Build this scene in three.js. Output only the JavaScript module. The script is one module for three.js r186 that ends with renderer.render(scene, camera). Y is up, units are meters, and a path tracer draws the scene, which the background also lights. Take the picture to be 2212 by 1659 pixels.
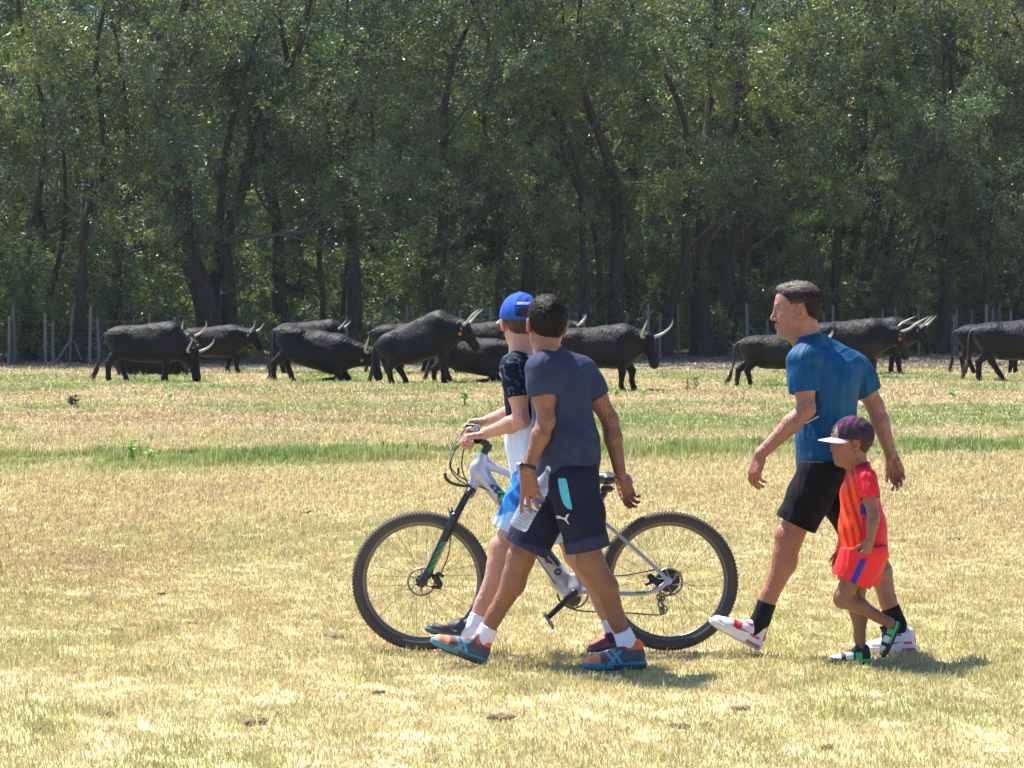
import * as THREE from 'three';
import { Sky } from 'three/addons/objects/Sky.js';
import { mergeGeometries } from 'three/addons/utils/BufferGeometryUtils.js';

// ---------------------------------------------------------------- camera, sky, sun, exposure
const scene = new THREE.Scene();
const EYE = 1.75, PXW = 2212, PXH = 1659, FOCAL = 6104, HORIZON = 642;   // photo read at 2212 x 1659
const camera = new THREE.PerspectiveCamera(2 * Math.atan(PXH / 2 / FOCAL) * 180 / Math.PI, 4 / 3, 0.5, 600);
camera.position.set(0, EYE, 0);
camera.lookAt(0, EYE, -10);
camera.setViewOffset(1024, 768, 0, (PXH / 2 - HORIZON) * 1024 / PXW, 1024, 768);
camera.updateProjectionMatrix();

const SUN = new THREE.Vector3(-0.37, 1, -0.36).normalize();
const sky = new Sky();
sky.name = 'sky';
sky.scale.setScalar(5000);
sky.userData.kind = 'structure';
sky.material.uniforms.sunPosition.value.copy(SUN);
sky.material.uniforms.turbidity.value = 7;
sky.material.uniforms.rayleigh.value = 0.6;
sky.material.uniforms.mieCoefficient.value = 0.004;
scene.add(sky);
scene.environmentIntensity = 0.2;

const sun = new THREE.DirectionalLight(new THREE.Color(1, 0.9, 0.72), 5);
sun.position.copy(SUN).multiplyScalar(120).add(new THREE.Vector3(0, 0, -45));
sun.target.position.set(0, 0, -45);
sun.castShadow = true;
sun.shadow.mapSize.set(4096, 4096);
Object.assign(sun.shadow.camera, { left: -60, right: 60, top: 70, bottom: -70, near: 1, far: 300 });
scene.add(sun, sun.target);

const renderer = new THREE.WebGLRenderer({ antialias: true });
renderer.toneMapping = THREE.LinearToneMapping;
renderer.toneMappingExposure = 2.25;
renderer.shadowMap.enabled = true;
scene.fog = new THREE.FogExp2(0xdfe6ea, 0.00018);

// ---------------------------------------------------------------- small tools
const V3 = THREE.Vector3;
function rngOf(seed) { let a = seed >>> 0; return () => { a = (a + 0x6D2B79F5) | 0; let t = Math.imul(a ^ (a >>> 15), 1 | a); t = (t + Math.imul(t ^ (t >>> 7), 61 | t)) ^ t; return ((t ^ (t >>> 14)) >>> 0) / 4294967296; }; }
function h3(x, y, z) { let n = Math.imul(x, 374761393) ^ Math.imul(y, 668265263) ^ Math.imul(z, 1274126177); n = Math.imul(n ^ (n >>> 13), 1103515245); return ((n ^ (n >>> 16)) >>> 0) / 4294967296; }
function vnoise(x, y, z) {
  const xi = Math.floor(x), yi = Math.floor(y), zi = Math.floor(z); let u = x - xi, v = y - yi, w = z - zi;
  u = u * u * (3 - 2 * u); v = v * v * (3 - 2 * v); w = w * w * (3 - 2 * w);
  const L = (a, b, t) => a + (b - a) * t;
  return L(L(L(h3(xi, yi, zi), h3(xi + 1, yi, zi), u), L(h3(xi, yi + 1, zi), h3(xi + 1, yi + 1, zi), u), v),
    L(L(h3(xi, yi, zi + 1), h3(xi + 1, yi, zi + 1), u), L(h3(xi, yi + 1, zi + 1), h3(xi + 1, yi + 1, zi + 1), u), v), w);
}
const fbm = (x, y, z, o = 3) => { let s = 0, a = 0.5, t = 0; for (let i = 0; i < o; i++) { s += a * vnoise(x, y, z); t += a; x *= 2.03; y *= 2.03; z *= 2.03; a *= 0.5; } return s / t; };
const clamp = (x, a = 0, b = 1) => x < a ? a : x > b ? b : x;
const sstep = (a, b, x) => { const t = clamp((x - a) / (b - a)); return t * t * (3 - 2 * t); };
const mix = (a, b, t) => a + (b - a) * t;
const mix3 = (a, b, t) => [mix(a[0], b[0], t), mix(a[1], b[1], t), mix(a[2], b[2], t)];
const add = (a, b, s = 1) => [a[0] + b[0] * s, a[1] + b[1] * s, a[2] + b[2] * s];
const sub = (a, b) => [a[0] - b[0], a[1] - b[1], a[2] - b[2]];
const dot = (a, b) => a[0] * b[0] + a[1] * b[1] + a[2] * b[2];
const cross = (a, b) => [a[1] * b[2] - a[2] * b[1], a[2] * b[0] - a[0] * b[2], a[0] * b[1] - a[1] * b[0]];
const len = a => Math.hypot(a[0], a[1], a[2]);
const nrm = a => { const l = len(a) || 1; return [a[0] / l, a[1] / l, a[2] / l]; };
const lerp3 = mix3;
// a place in the field, read off the photograph: column, row and distance in metres
const W = (px, py, d) => [(px - PXW / 2) / FOCAL * d, EYE - (py - HORIZON) / FOCAL * d, -d];
const depthOf = footRow => EYE * FOCAL / (footRow - HORIZON);
const sr = h => { const c = new THREE.Color(h); return [c.r, c.g, c.b]; };     // sRGB hex to linear triple

const taken = new Map();
function numbered(name) { const n = taken.get(name) || 0; taken.set(name, n + 1); return n ? `${name}_${String(n).padStart(3, '0')}` : name; }
function thing(name, label, category, pos = [0, 0, 0], group) {
  const o = new THREE.Group(); o.name = numbered(name); o.position.set(...pos); o.userData = { label, category };
  if (group) o.userData.group = group;
  scene.add(o); return o;
}
function part(name, geometry, material, parent, label) {
  const m = new THREE.Mesh(geometry, material); m.name = name; m.castShadow = m.receiveShadow = true;
  if (label) m.userData.label = label;
  parent.add(m); return m;
}
const std = (color, roughness = 0.8, extra = {}) => new THREE.MeshStandardMaterial({ color: Array.isArray(color) ? new THREE.Color(...color) : color, roughness, ...extra });
const phys = (color, roughness = 0.8, extra = {}) => new THREE.MeshPhysicalMaterial({ color: Array.isArray(color) ? new THREE.Color(...color) : color, roughness, ...extra });
function shift(g, o) { g.translate(-o[0], -o[1], -o[2]); return g; }          // world to thing-local
function rod(a, b, ra, rb = ra, seg = 10) {                                    // capped tapered rod from a to b
  const d = sub(b, a), l = len(d), g = new THREE.CylinderGeometry(rb, ra, l, seg, 1);
  const q = new THREE.Quaternion().setFromUnitVectors(new V3(0, 1, 0), new V3(...nrm(d)));
  g.applyQuaternion(q); g.translate((a[0] + b[0]) / 2, (a[1] + b[1]) / 2, (a[2] + b[2]) / 2); return g;
}
function pipe(points, r, seg = 24, rad = 7, closed = false) {                  // smooth tube, r number or function of t
  const c = new THREE.CatmullRomCurve3(points.map(p => new V3(...p)), closed, 'centripetal');
  const g = new THREE.TubeGeometry(c, seg, 1, rad, closed), p = g.attributes.position, n = g.attributes.normal;
  for (let i = 0; i <= seg; i++) { const ctr = c.getPointAt(i / seg), R = typeof r === 'function' ? r(i / seg) : r;
    for (let j = 0; j <= rad; j++) { const k = i * (rad + 1) + j; p.setXYZ(k, ctr.x + n.getX(k) * R, ctr.y + n.getY(k) * R, ctr.z + n.getZ(k) * R); } }
  return g;
}
const merge = list => mergeGeometries(list.map(g => { const h = g.index ? g.toNonIndexed() : g; for (const k of Object.keys(h.attributes)) if (!['position', 'normal', 'uv'].includes(k)) h.deleteAttribute(k); return h; }));

// ---------------------------------------------------------------- signed distance shapes
function cone(a, b, ra, rb = ra, k = 0.02, u = null, ku = 1) {
  const bx = b[0] - a[0], by = b[1] - a[1], bz = b[2] - a[2], L2 = bx * bx + by * by + bz * bz || 1e-9, dr = rb - ra, R = Math.max(ra, rb) * ku + k;
  const kk = u ? 1 - 1 / (ku * ku) : 0;
  const f = (x, y, z) => {
    const px = x - a[0], py = y - a[1], pz = z - a[2]; let t = (px * bx + py * by + pz * bz) / L2; t = t < 0 ? 0 : t > 1 ? 1 : t;
    const vx = px - bx * t, vy = py - by * t, vz = pz - bz * t; let q = vx * vx + vy * vy + vz * vz;
    if (u) { const s = vx * u[0] + vy * u[1] + vz * u[2]; q -= s * s * kk; }
    return Math.sqrt(q) - ra - dr * t;
  };
  return { f, k, lo: [0, 1, 2].map(i => Math.min(a[i], b[i]) - R), hi: [0, 1, 2].map(i => Math.max(a[i], b[i]) + R) };
}
function ell(c, r, k = 0.015, X = [1, 0, 0], Y = [0, 1, 0], Z = [0, 0, 1]) {
  const R = Math.max(...r) + k;
  const f = (x, y, z) => {
    const px = x - c[0], py = y - c[1], pz = z - c[2];
    const a = (px * X[0] + py * X[1] + pz * X[2]) / r[0], b = (px * Y[0] + py * Y[1] + pz * Y[2]) / r[1], d = (px * Z[0] + py * Z[1] + pz * Z[2]) / r[2];
    const k0 = Math.sqrt(a * a + b * b + d * d), k1 = Math.sqrt(a * a / (r[0] * r[0]) + b * b / (r[1] * r[1]) + d * d / (r[2] * r[2]));
    return k1 < 1e-6 ? -Math.min(...r) : k0 * (k0 - 1) / k1;
  };
  return { f, k, lo: c.map(v => v - R), hi: c.map(v => v + R) };
}
const smin = (a, b, k) => { if (k <= 0) return a < b ? a : b; const h = k - Math.abs(a - b); return (a < b ? a : b) - (h > 0 ? h * h / (4 * k) : 0); };
function union(list) {
  const F = list.map(p => p.f), K = list.map(p => p.k), n = F.length;
  return { f: (x, y, z) => { let d = F[0](x, y, z); for (let i = 1; i < n; i++) d = smin(d, F[i](x, y, z), K[i]); return d; },
    k: 0.01, lo: [0, 1, 2].map(i => Math.min(...list.map(p => p.lo[i]))), hi: [0, 1, 2].map(i => Math.max(...list.map(p => p.hi[i]))) };
}
// naive surface nets over a signed distance field, skipping empty blocks
function meshField(S, cell, colorOf, pad = 2) {
  const lo = S.lo.map(v => v - pad * cell), n = [0, 1, 2].map(i => Math.ceil((S.hi[i] + pad * cell - lo[i]) / cell) + 1), [nx, ny, nz] = n, f = S.f;
  const D = new Float32Array(nx * ny * nz), B = 6, rad = (B * 0.5 * 1.7321 + 2) * cell * 1.25;
  for (let bz = 0; bz < nz; bz += B) for (let by = 0; by < ny; by += B) for (let bx = 0; bx < nx; bx += B) {
    const c = f(lo[0] + (bx + B / 2) * cell, lo[1] + (by + B / 2) * cell, lo[2] + (bz + B / 2) * cell), far = Math.abs(c) > rad;
    for (let z = bz; z < Math.min(nz, bz + B); z++) for (let y = by; y < Math.min(ny, by + B); y++) for (let x = bx; x < Math.min(nx, bx + B); x++)
      D[x + nx * (y + ny * z)] = far ? c : f(lo[0] + x * cell, lo[1] + y * cell, lo[2] + z * cell);
  }
  const id = new Int32Array(nx * ny * nz).fill(-1), pos = [], sx = 1, sy = nx, sz = nx * ny;
  const corners = [0, sx, sy, sx + sy, sz, sx + sz, sy + sz, sx + sy + sz];
  const edges = [[0, 1], [2, 3], [4, 5], [6, 7], [0, 2], [1, 3], [4, 6], [5, 7], [0, 4], [1, 5], [2, 6], [3, 7]];
  for (let z = 0; z < nz - 1; z++) for (let y = 0; y < ny - 1; y++) for (let x = 0; x < nx - 1; x++) {
    const i = x + nx * (y + ny * z); let m = 0;
    for (let c = 0; c < 8; c++) if (D[i + corners[c]] < 0) m |= 1 << c;
    if (m === 0 || m === 255) continue;
    let px = 0, py = 0, pz = 0, e = 0;
    for (const [a, b] of edges) { const ia = (m >> a) & 1, ib = (m >> b) & 1; if (ia === ib) continue;
      const da = D[i + corners[a]], db = D[i + corners[b]], t = da / (da - db);
      px += (a & 1) + ((b & 1) - (a & 1)) * t; py += ((a >> 1) & 1) + (((b >> 1) & 1) - ((a >> 1) & 1)) * t; pz += (a >> 2) + ((b >> 2) - (a >> 2)) * t; e++; }
    id[i] = pos.length / 3; pos.push(lo[0] + (x + px / e) * cell, lo[1] + (y + py / e) * cell, lo[2] + (z + pz / e) * cell);
  }
  const idx = [], quad = (a, b, c, d, flip) => { if (a < 0 || b < 0 || c < 0 || d < 0) return; flip ? idx.push(a, c, b, b, c, d) : idx.push(a, b, c, b, d, c); };
  for (let z = 1; z < nz - 1; z++) for (let y = 1; y < ny - 1; y++) for (let x = 1; x < nx - 1; x++) {
    const i = x + nx * (y + ny * z), s = D[i] < 0;
    if (s !== D[i + sx] < 0) quad(id[i - sy - sz], id[i - sz], id[i - sy], id[i], !s);
    if (s !== D[i + sy] < 0) quad(id[i - sx - sz], id[i - sx], id[i - sz], id[i], !s);
    if (s !== D[i + sz] < 0) quad(id[i - sx - sy], id[i - sy], id[i - sx], id[i], !s);
  }
  const nv = pos.length / 3, nor = new Float32Array(nv * 3), col = colorOf ? new Float32Array(nv * 3) : null, e = cell * 0.6;
  for (let v = 0; v < nv; v++) {
    const x = pos[3 * v], y = pos[3 * v + 1], z = pos[3 * v + 2];
    const g = nrm([f(x + e, y, z) - f(x - e, y, z), f(x, y + e, z) - f(x, y - e, z), f(x, y, z + e) - f(x, y, z - e)]);
    nor.set(g, 3 * v); if (col) col.set(colorOf([x, y, z], g), 3 * v);
  }
  const g = new THREE.BufferGeometry();
  g.setAttribute('position', new THREE.Float32BufferAttribute(pos, 3)); g.setAttribute('normal', new THREE.BufferAttribute(nor, 3));
  if (col) g.setAttribute('color', new THREE.BufferAttribute(col, 3));
  g.setIndex(idx); return g;
}
// ---------------------------------------------------------------- the field
const gauss = (x, s) => Math.exp(-x * x / (2 * s * s));
// how green, how brown and how bleached the sward is at a place; the bands run across the field
function sward(x, z) {
  const d = Math.max(6, -z), row = HORIZON + EYE * FOCAL / d, col = PXW / 2 + x / d * FOCAL;
  const n1 = fbm(x * 0.55 + 7, 3, z * 0.3 + 2, 4), n2 = fbm(x * 0.3 + 31, 9, z * 0.22 + 5, 3), n3 = fbm(x * 3.1 + 3, 1, z * 1.6 + 8, 3);
  const ditch = 1003 - col * 0.0165 + (n2 - 0.5) * 34;
  let g = 0.95 * gauss(row - ditch + (n3 - 0.5) * 14, 11) * sstep(0.3, 0.56, n3 * 0.55 + n1 * 0.45);
  g += 0.75 * gauss(row - (935 - col * 0.012 + (n2 - 0.5) * 30), 14) * sstep(0.42, 0.6, n1 + 0.12 * (col > 1100 ? 1 : 0));
  g += 0.6 * gauss(row - (882 + (n2 - 0.5) * 20), 8) * sstep(0.35, 0.55, n1 + 0.06);
  g += 0.7 * sstep(866, 840, row) * sstep(796, 812, row) * sstep(0.3, 0.62, n1);
  g += 0.42 * sstep(1040, 1180, row) * sstep(0.42, 0.7, n1 * 0.6 + n3 * 0.4);
  g += 0.3 * sstep(1250, 1500, row) * sstep(0.38, 0.66, n3);
  let b = 0.6 * gauss(row - (905 + (n2 - 0.5) * 24), 13) + 0.55 * gauss(row - 853, 7) + 0.35 * sstep(1020, 1060, row) * sstep(0.42, 0.62, n2) * sstep(1420, 1200, row);
  b += 0.5 * gauss(row - 1235, 40) * sstep(0.45, 0.6, n2);
  const litterShade = sstep(807, 796, row + (n1 - 0.5) * 14);  // leaf litter along the fence, darkened to paint in the tree shade
  const pale = sstep(1300, 1560, row) * (0.45 + 0.5 * n1) + 0.15;
  return { g: clamp(g * (1 - litterShade)), b: clamp(b), litterShade, pale: clamp(pale), n3, row };
}
const STRAW = [0.54, 0.46, 0.23], STRAWPALE = [0.66, 0.59, 0.37], BROWN = [0.42, 0.30, 0.15], GREEN = [0.26, 0.36, 0.07], GREENDRY = [0.45, 0.45, 0.19], SOIL = [0.19, 0.14, 0.08], LITTERSHADE = [0.085, 0.068, 0.047];  // the litter brown has tree shade mixed into its colour
function swardColor(x, z, jitter = 0) {
  const s = sward(x, z); let c = mix3(STRAW, STRAWPALE, clamp(s.pale * 0.7 + jitter * 0.35));
  c = mix3(c, BROWN, clamp(s.b * 0.75 - jitter * 0.2)); c = mix3(c, mix3(GREEN, GREENDRY, sstep(1030, 1100, s.row)), clamp(s.g + jitter * 0.3 * (s.g > 0.15))); return mix3(c, LITTERSHADE, s.litterShade * 0.85);
}
const lump = (x, z) => (fbm(x * 0.5, 2, z * 0.5, 2) - 0.5) * 0.05 + (fbm(x * 2.6, 5, z * 2.6, 2) - 0.5) * 0.022;
{
  const xs = [], zs = [];
  for (let x = -200; x < -22; x += 12) xs.push(x); for (let x = -22; x <= 22; x += 0.3) xs.push(x); for (let x = 24; x <= 200; x += 12) xs.push(x);
  for (let z = 30; z > -8; z -= 4) zs.push(z); for (let z = -8; z > -40; z -= 0.22) zs.push(z); for (let z = -40; z > -100; z -= 0.6) zs.push(z); for (let z = -100; z > -420; z -= 16) zs.push(z);
  const pos = [], uv = [], idx = [];
  for (const z of zs) for (const x of xs) { const near = Math.abs(x) < 23 && z < -4 && z > -102; pos.push(x, near ? lump(x, z) : 0, z); uv.push((x + 24) / 48, -z / 104); }
  const w = xs.length; for (let j = 0; j < zs.length - 1; j++) for (let i = 0; i < w - 1; i++) { const a = j * w + i; idx.push(a, a + 1, a + w, a + 1, a + w + 1, a + w); }
  const g = new THREE.BufferGeometry(); g.setAttribute('position', new THREE.Float32BufferAttribute(pos, 3)); g.setAttribute('uv', new THREE.Float32BufferAttribute(uv, 2)); g.setIndex(idx); g.computeVertexNormals();
  const TW = 640, TH = 1280, data = new Uint8Array(TW * TH * 4), enc = v => Math.round(255 * Math.pow(clamp(v), 1 / 2.2)), R = rngOf(5);
  for (let j = 0; j < TH; j++) for (let i = 0; i < TW; i++) {
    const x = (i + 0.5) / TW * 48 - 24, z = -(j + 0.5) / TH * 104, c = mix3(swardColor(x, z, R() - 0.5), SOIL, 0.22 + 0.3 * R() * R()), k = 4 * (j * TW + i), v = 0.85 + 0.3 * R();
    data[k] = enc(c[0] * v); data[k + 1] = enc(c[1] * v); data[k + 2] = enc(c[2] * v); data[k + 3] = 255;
  }
  const t = new THREE.DataTexture(data, TW, TH); t.colorSpace = THREE.SRGBColorSpace; t.magFilter = THREE.LinearFilter; t.minFilter = THREE.LinearMipmapLinearFilter; t.generateMipmaps = true; t.wrapS = t.wrapT = THREE.MirroredRepeatWrapping; t.needsUpdate = true;
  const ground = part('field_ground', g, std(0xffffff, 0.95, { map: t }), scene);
  ground.userData.kind = 'structure';
}

// ---------------------------------------------------------------- grass
function tuftGeometry(seed, blades, spread, height, width, lean) {
  const R = rngOf(seed), pos = [], col = [], idx = [];
  for (let i = 0; i < blades; i++) {
    const a = R() * 6.283, r = spread * Math.sqrt(R()), x = Math.cos(a) * r, z = Math.sin(a) * r, h = height * (0.45 + 0.9 * R() * R() + 0.1), w = width * (0.6 + 0.8 * R());
    const la = R() * 6.283, ll = lean * (0.15 + R() * R() * 1.3) * h, dx = Math.cos(la) * ll, dz = Math.sin(la) * ll, fa = R() * 3.1416, fx = Math.cos(fa) * w / 2, fz = Math.sin(fa) * w / 2, hh = h / Math.sqrt(1 + (ll / h) ** 2);
    const b = pos.length / 3; pos.push(x - fx, -0.012, z - fz, x + fx, -0.012, z + fz, x + dx * 0.4 - fx * 0.8, hh * 0.62, z + dz * 0.4 - fz * 0.8, x + dx * 0.4 + fx * 0.8, hh * 0.62, z + dz * 0.4 + fz * 0.8, x + dx, hh, z + dz);
    idx.push(b, b + 1, b + 2, b + 1, b + 3, b + 2, b + 2, b + 3, b + 4);
    const v = 0.7 + 0.6 * R(), t = R(), c = t < 0.15 ? [1.25 * v, 1.2 * v, 1.15 * v] : t < 0.36 ? [0.93 * v, 1.03 * v, 0.78 * v] : t < 0.55 ? [0.8 * v, 0.62 * v, 0.5 * v] : [v, v, v];
    for (let k = 0; k < 5; k++) col.push(...c);
  }
  const g = new THREE.BufferGeometry(); g.setAttribute('position', new THREE.Float32BufferAttribute(pos, 3)); g.setAttribute('color', new THREE.Float32BufferAttribute(col, 3)); g.setIndex(idx); g.computeVertexNormals(); return g;
}
const bladeMat = phys(0xffffff, 0.85, { vertexColors: true, transmission: 0.4, thickness: 0, clearcoat: 0.5, clearcoatRoughness: 0.35, side: THREE.DoubleSide });
function scatter(name, label, category, geometry, material, spots) {
  const m = new THREE.InstancedMesh(geometry, material, spots.length); m.name = numbered(name); m.castShadow = m.receiveShadow = true;
  const M = new THREE.Matrix4(), q = new THREE.Quaternion(), e = new THREE.Euler(), c = new THREE.Color();
  spots.forEach((s, i) => { e.set(s.tx || 0, s.a, s.tz || 0); q.setFromEuler(e); M.compose(new V3(...s.p), q, new V3(s.s, s.h, s.s)); m.setMatrixAt(i, M); m.setColorAt(i, c.setRGB(...s.c)); });
  m.userData = { kind: 'stuff', ...(label ? { label, category } : {}) }; return m;
}
function sow(name, label, seed, d0, d1, perM2, size, geometry) {
  const R = rngOf(seed), spots = [];
  for (let d = d0; d < d1;) {
    const step = 0.25, half = d * 0.181 + 2.8, n = perM2(d) * step * half * 2; const cnt = Math.floor(n) + (R() < n % 1 ? 1 : 0);
    for (let i = 0; i < cnt; i++) { const x = (R() * 2 - 1) * half, z = -(d + R() * step), s = sward(x, z), k = size(d);
      if (s.litterShade > 0.4 && R() < 0.86) continue;
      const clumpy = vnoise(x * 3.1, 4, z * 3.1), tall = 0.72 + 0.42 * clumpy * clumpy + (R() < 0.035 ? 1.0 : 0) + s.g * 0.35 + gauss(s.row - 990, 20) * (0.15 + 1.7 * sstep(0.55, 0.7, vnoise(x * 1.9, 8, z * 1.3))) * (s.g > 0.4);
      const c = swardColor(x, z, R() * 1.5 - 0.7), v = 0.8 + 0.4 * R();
      spots.push({ p: [x, lump(x, z), z], a: R() * 6.283, s: k * (0.8 + 0.5 * R()), h: k * 0.8 * tall * (1 - 0.4 * s.litterShade), c: [c[0] * v, c[1] * v, c[2] * v] }); }
    d += step;
  }
  const m = scatter(name, label, 'grass', geometry, bladeMat, spots); scene.add(m); return spots.length;
}
sow('foreground_grass', 'short dry straw-coloured grass of the near foreground around the walkers', 11, 9.4, 23, d => 520 * sstep(23, 14.5, d), () => 1, tuftGeometry(1, 14, 0.06, 0.04, 0.0042, 1.35));
sow('middle_grass', 'dry and green grass in the middle of the field', 12, 14.5, 40, d => (260 - (d - 17.5) * 6) * sstep(14.5, 22, d) * sstep(40, 33, d), d => d / 15, tuftGeometry(2, 12, 0.06, 0.038, 0.005, 1.15));
sow('far_grass', 'patchy green and brown grass around and before the bulls', 13, 32, 84, d => (70 - (d - 36) * 0.55) * sstep(32, 38, d), d => 1.6 + d / 40, tuftGeometry(3, 14, 0.065, 0.034, 0.006, 0.9));

{ // darker rank tufts in the shallow ditch that crosses the field
  const R = rngOf(88), spots = [];
  for (let i = 0; i < 2600; i++) { const col = -250 + R() * 2700, row = 1000 - col * 0.0165 + (R() + R() - 1) * 20, d = depthOf(row), x = (col - PXW / 2) / FOCAL * d, z = -d, n = vnoise(x * 1.7 + 4, 6, z * 0.9); if (n < 0.56) continue; const k = 1.2 + 1.6 * sstep(0.5, 0.8, n), v = 0.55 + 0.8 * R(); spots.push({ p: [x, lump(x, z), z], a: R() * 6.3, s: 1.7, h: k * (0.4 + 0.5 * R()), c: [0.2 * v, 0.3 * v, 0.06 * v] }); }
  scene.add(scatter('ditch_grass', 'rank dark green tufts along the shallow ditch across the field', 'grass', tuftGeometry(4, 18, 0.05, 0.055, 0.006, 0.8), bladeMat, spots));
}
// ---------------------------------------------------------------- leaves and bark
function leafBough(seed, count, subs, radius, L, Wd) {       // one leafy bough: leaves gathered round a few twigs
  const R = rngOf(seed), pos = [], col = [], idx = [], nor = [], tw = [];
  for (let i = 0; i < subs; i++) { const d = nrm([R() - 0.5, (R() - 0.5), R() - 0.5]), r = radius * Math.cbrt(R()); tw.push([[d[0] * r, d[1] * r * 0.65, d[2] * r], 0.13 + 0.15 * R(), 0.7 + 0.6 * R()]); }
  const gs = () => (R() + R() + R() - 1.5) * 1.15;
  for (let i = 0; i < count; i++) {
    const [o, sp, tone] = tw[Math.floor(R() * subs)], c = [o[0] + gs() * sp, o[1] + gs() * sp * 0.8, o[2] + gs() * sp];
    const ax = nrm([R() - 0.5, -0.25 * R() - 0.1 + (R() - 0.5) * 0.7, R() - 0.5]), s = nrm(cross(ax, [R() - 0.5, R() - 0.2, R() - 0.5])), n = nrm(cross(s, ax));
    const l = L * (0.6 + 0.8 * R()), w = Wd * (0.6 + 0.7 * R()), b = pos.length / 3;
    const base = add(c, ax, -l / 2), tip = add(add(c, ax, l / 2), n, -l * 0.12), m1 = add(add(c, s, w / 2), ax, -l * 0.05), m2 = add(add(c, s, -w / 2), ax, -l * 0.05);
    pos.push(...base, ...m1, ...tip, ...m2); idx.push(b, b + 1, b + 2, b, b + 2, b + 3);
    const t = R(), v = tone * (0.8 + 0.4 * R()), k = t < 0.008 ? [4.2 * v, 2.6 * v, 1.2 * v] : t < 0.35 ? [1.16 * v, 1.16 * v, 0.78 * v] : [v, v, v];
    for (let j = 0; j < 4; j++) { col.push(...k); nor.push(...n); }
  }
  const g = new THREE.BufferGeometry(); g.setAttribute('position', new THREE.Float32BufferAttribute(pos, 3)); g.setAttribute('normal', new THREE.Float32BufferAttribute(nor, 3)); g.setAttribute('color', new THREE.Float32BufferAttribute(col, 3)); g.setIndex(idx); return g;
}
const leafMat = phys(0xffffff, 0.9, { vertexColors: true, transmission: 0.5, thickness: 0, clearcoat: 0.55, clearcoatRoughness: 0.32, side: THREE.DoubleSide });
const clumps = [leafBough(101, 350, 10, 0.85, 0.13, 0.05), leafBough(102, 350, 11, 0.9, 0.12, 0.05), leafBough(103, 330, 9, 0.85, 0.14, 0.046)];
function noiseTexture(seed, w, h, fx, fy, lo, hi, srgb) {
  const d = new Uint8Array(w * h * 4);
  for (let j = 0; j < h; j++) for (let i = 0; i < w; i++) {
    const a = i / w * 6.2832, x = Math.cos(a) * fx, z = Math.sin(a) * fx; let v = fbm(x + seed, j / h * fy, z + seed, 5); v = clamp((v - 0.25) / 0.5);
    const k = 4 * (j * w + i); for (let c = 0; c < 3; c++) d[k + c] = 255 * (Array.isArray(lo) ? mix(lo[c], hi[c], v) : mix(lo, hi, v)); d[k + 3] = 255;
  }
  const t = new THREE.DataTexture(d, w, h); t.wrapS = t.wrapT = THREE.RepeatWrapping; t.magFilter = THREE.LinearFilter; t.minFilter = THREE.LinearMipmapLinearFilter; t.generateMipmaps = true; if (srgb) t.colorSpace = THREE.SRGBColorSpace; t.needsUpdate = true; return t;
}
const barkBump = noiseTexture(3, 128, 256, 6, 14, 0, 1), barkTone = noiseTexture(9, 128, 256, 3, 8, [0.36, 0.32, 0.27], [0.56, 0.51, 0.44], true);
const barkMat = std(0x9c9084, 0.95, { map: barkTone, bumpMap: barkBump, bumpScale: 0.02 });
//const barkDark = std(0x75695c, 0.95, { map: barkTone, bumpMap: barkBump, bumpScale: 0.015 });
const twigMat = std([0.11, 0.092, 0.07], 0.9);

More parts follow.
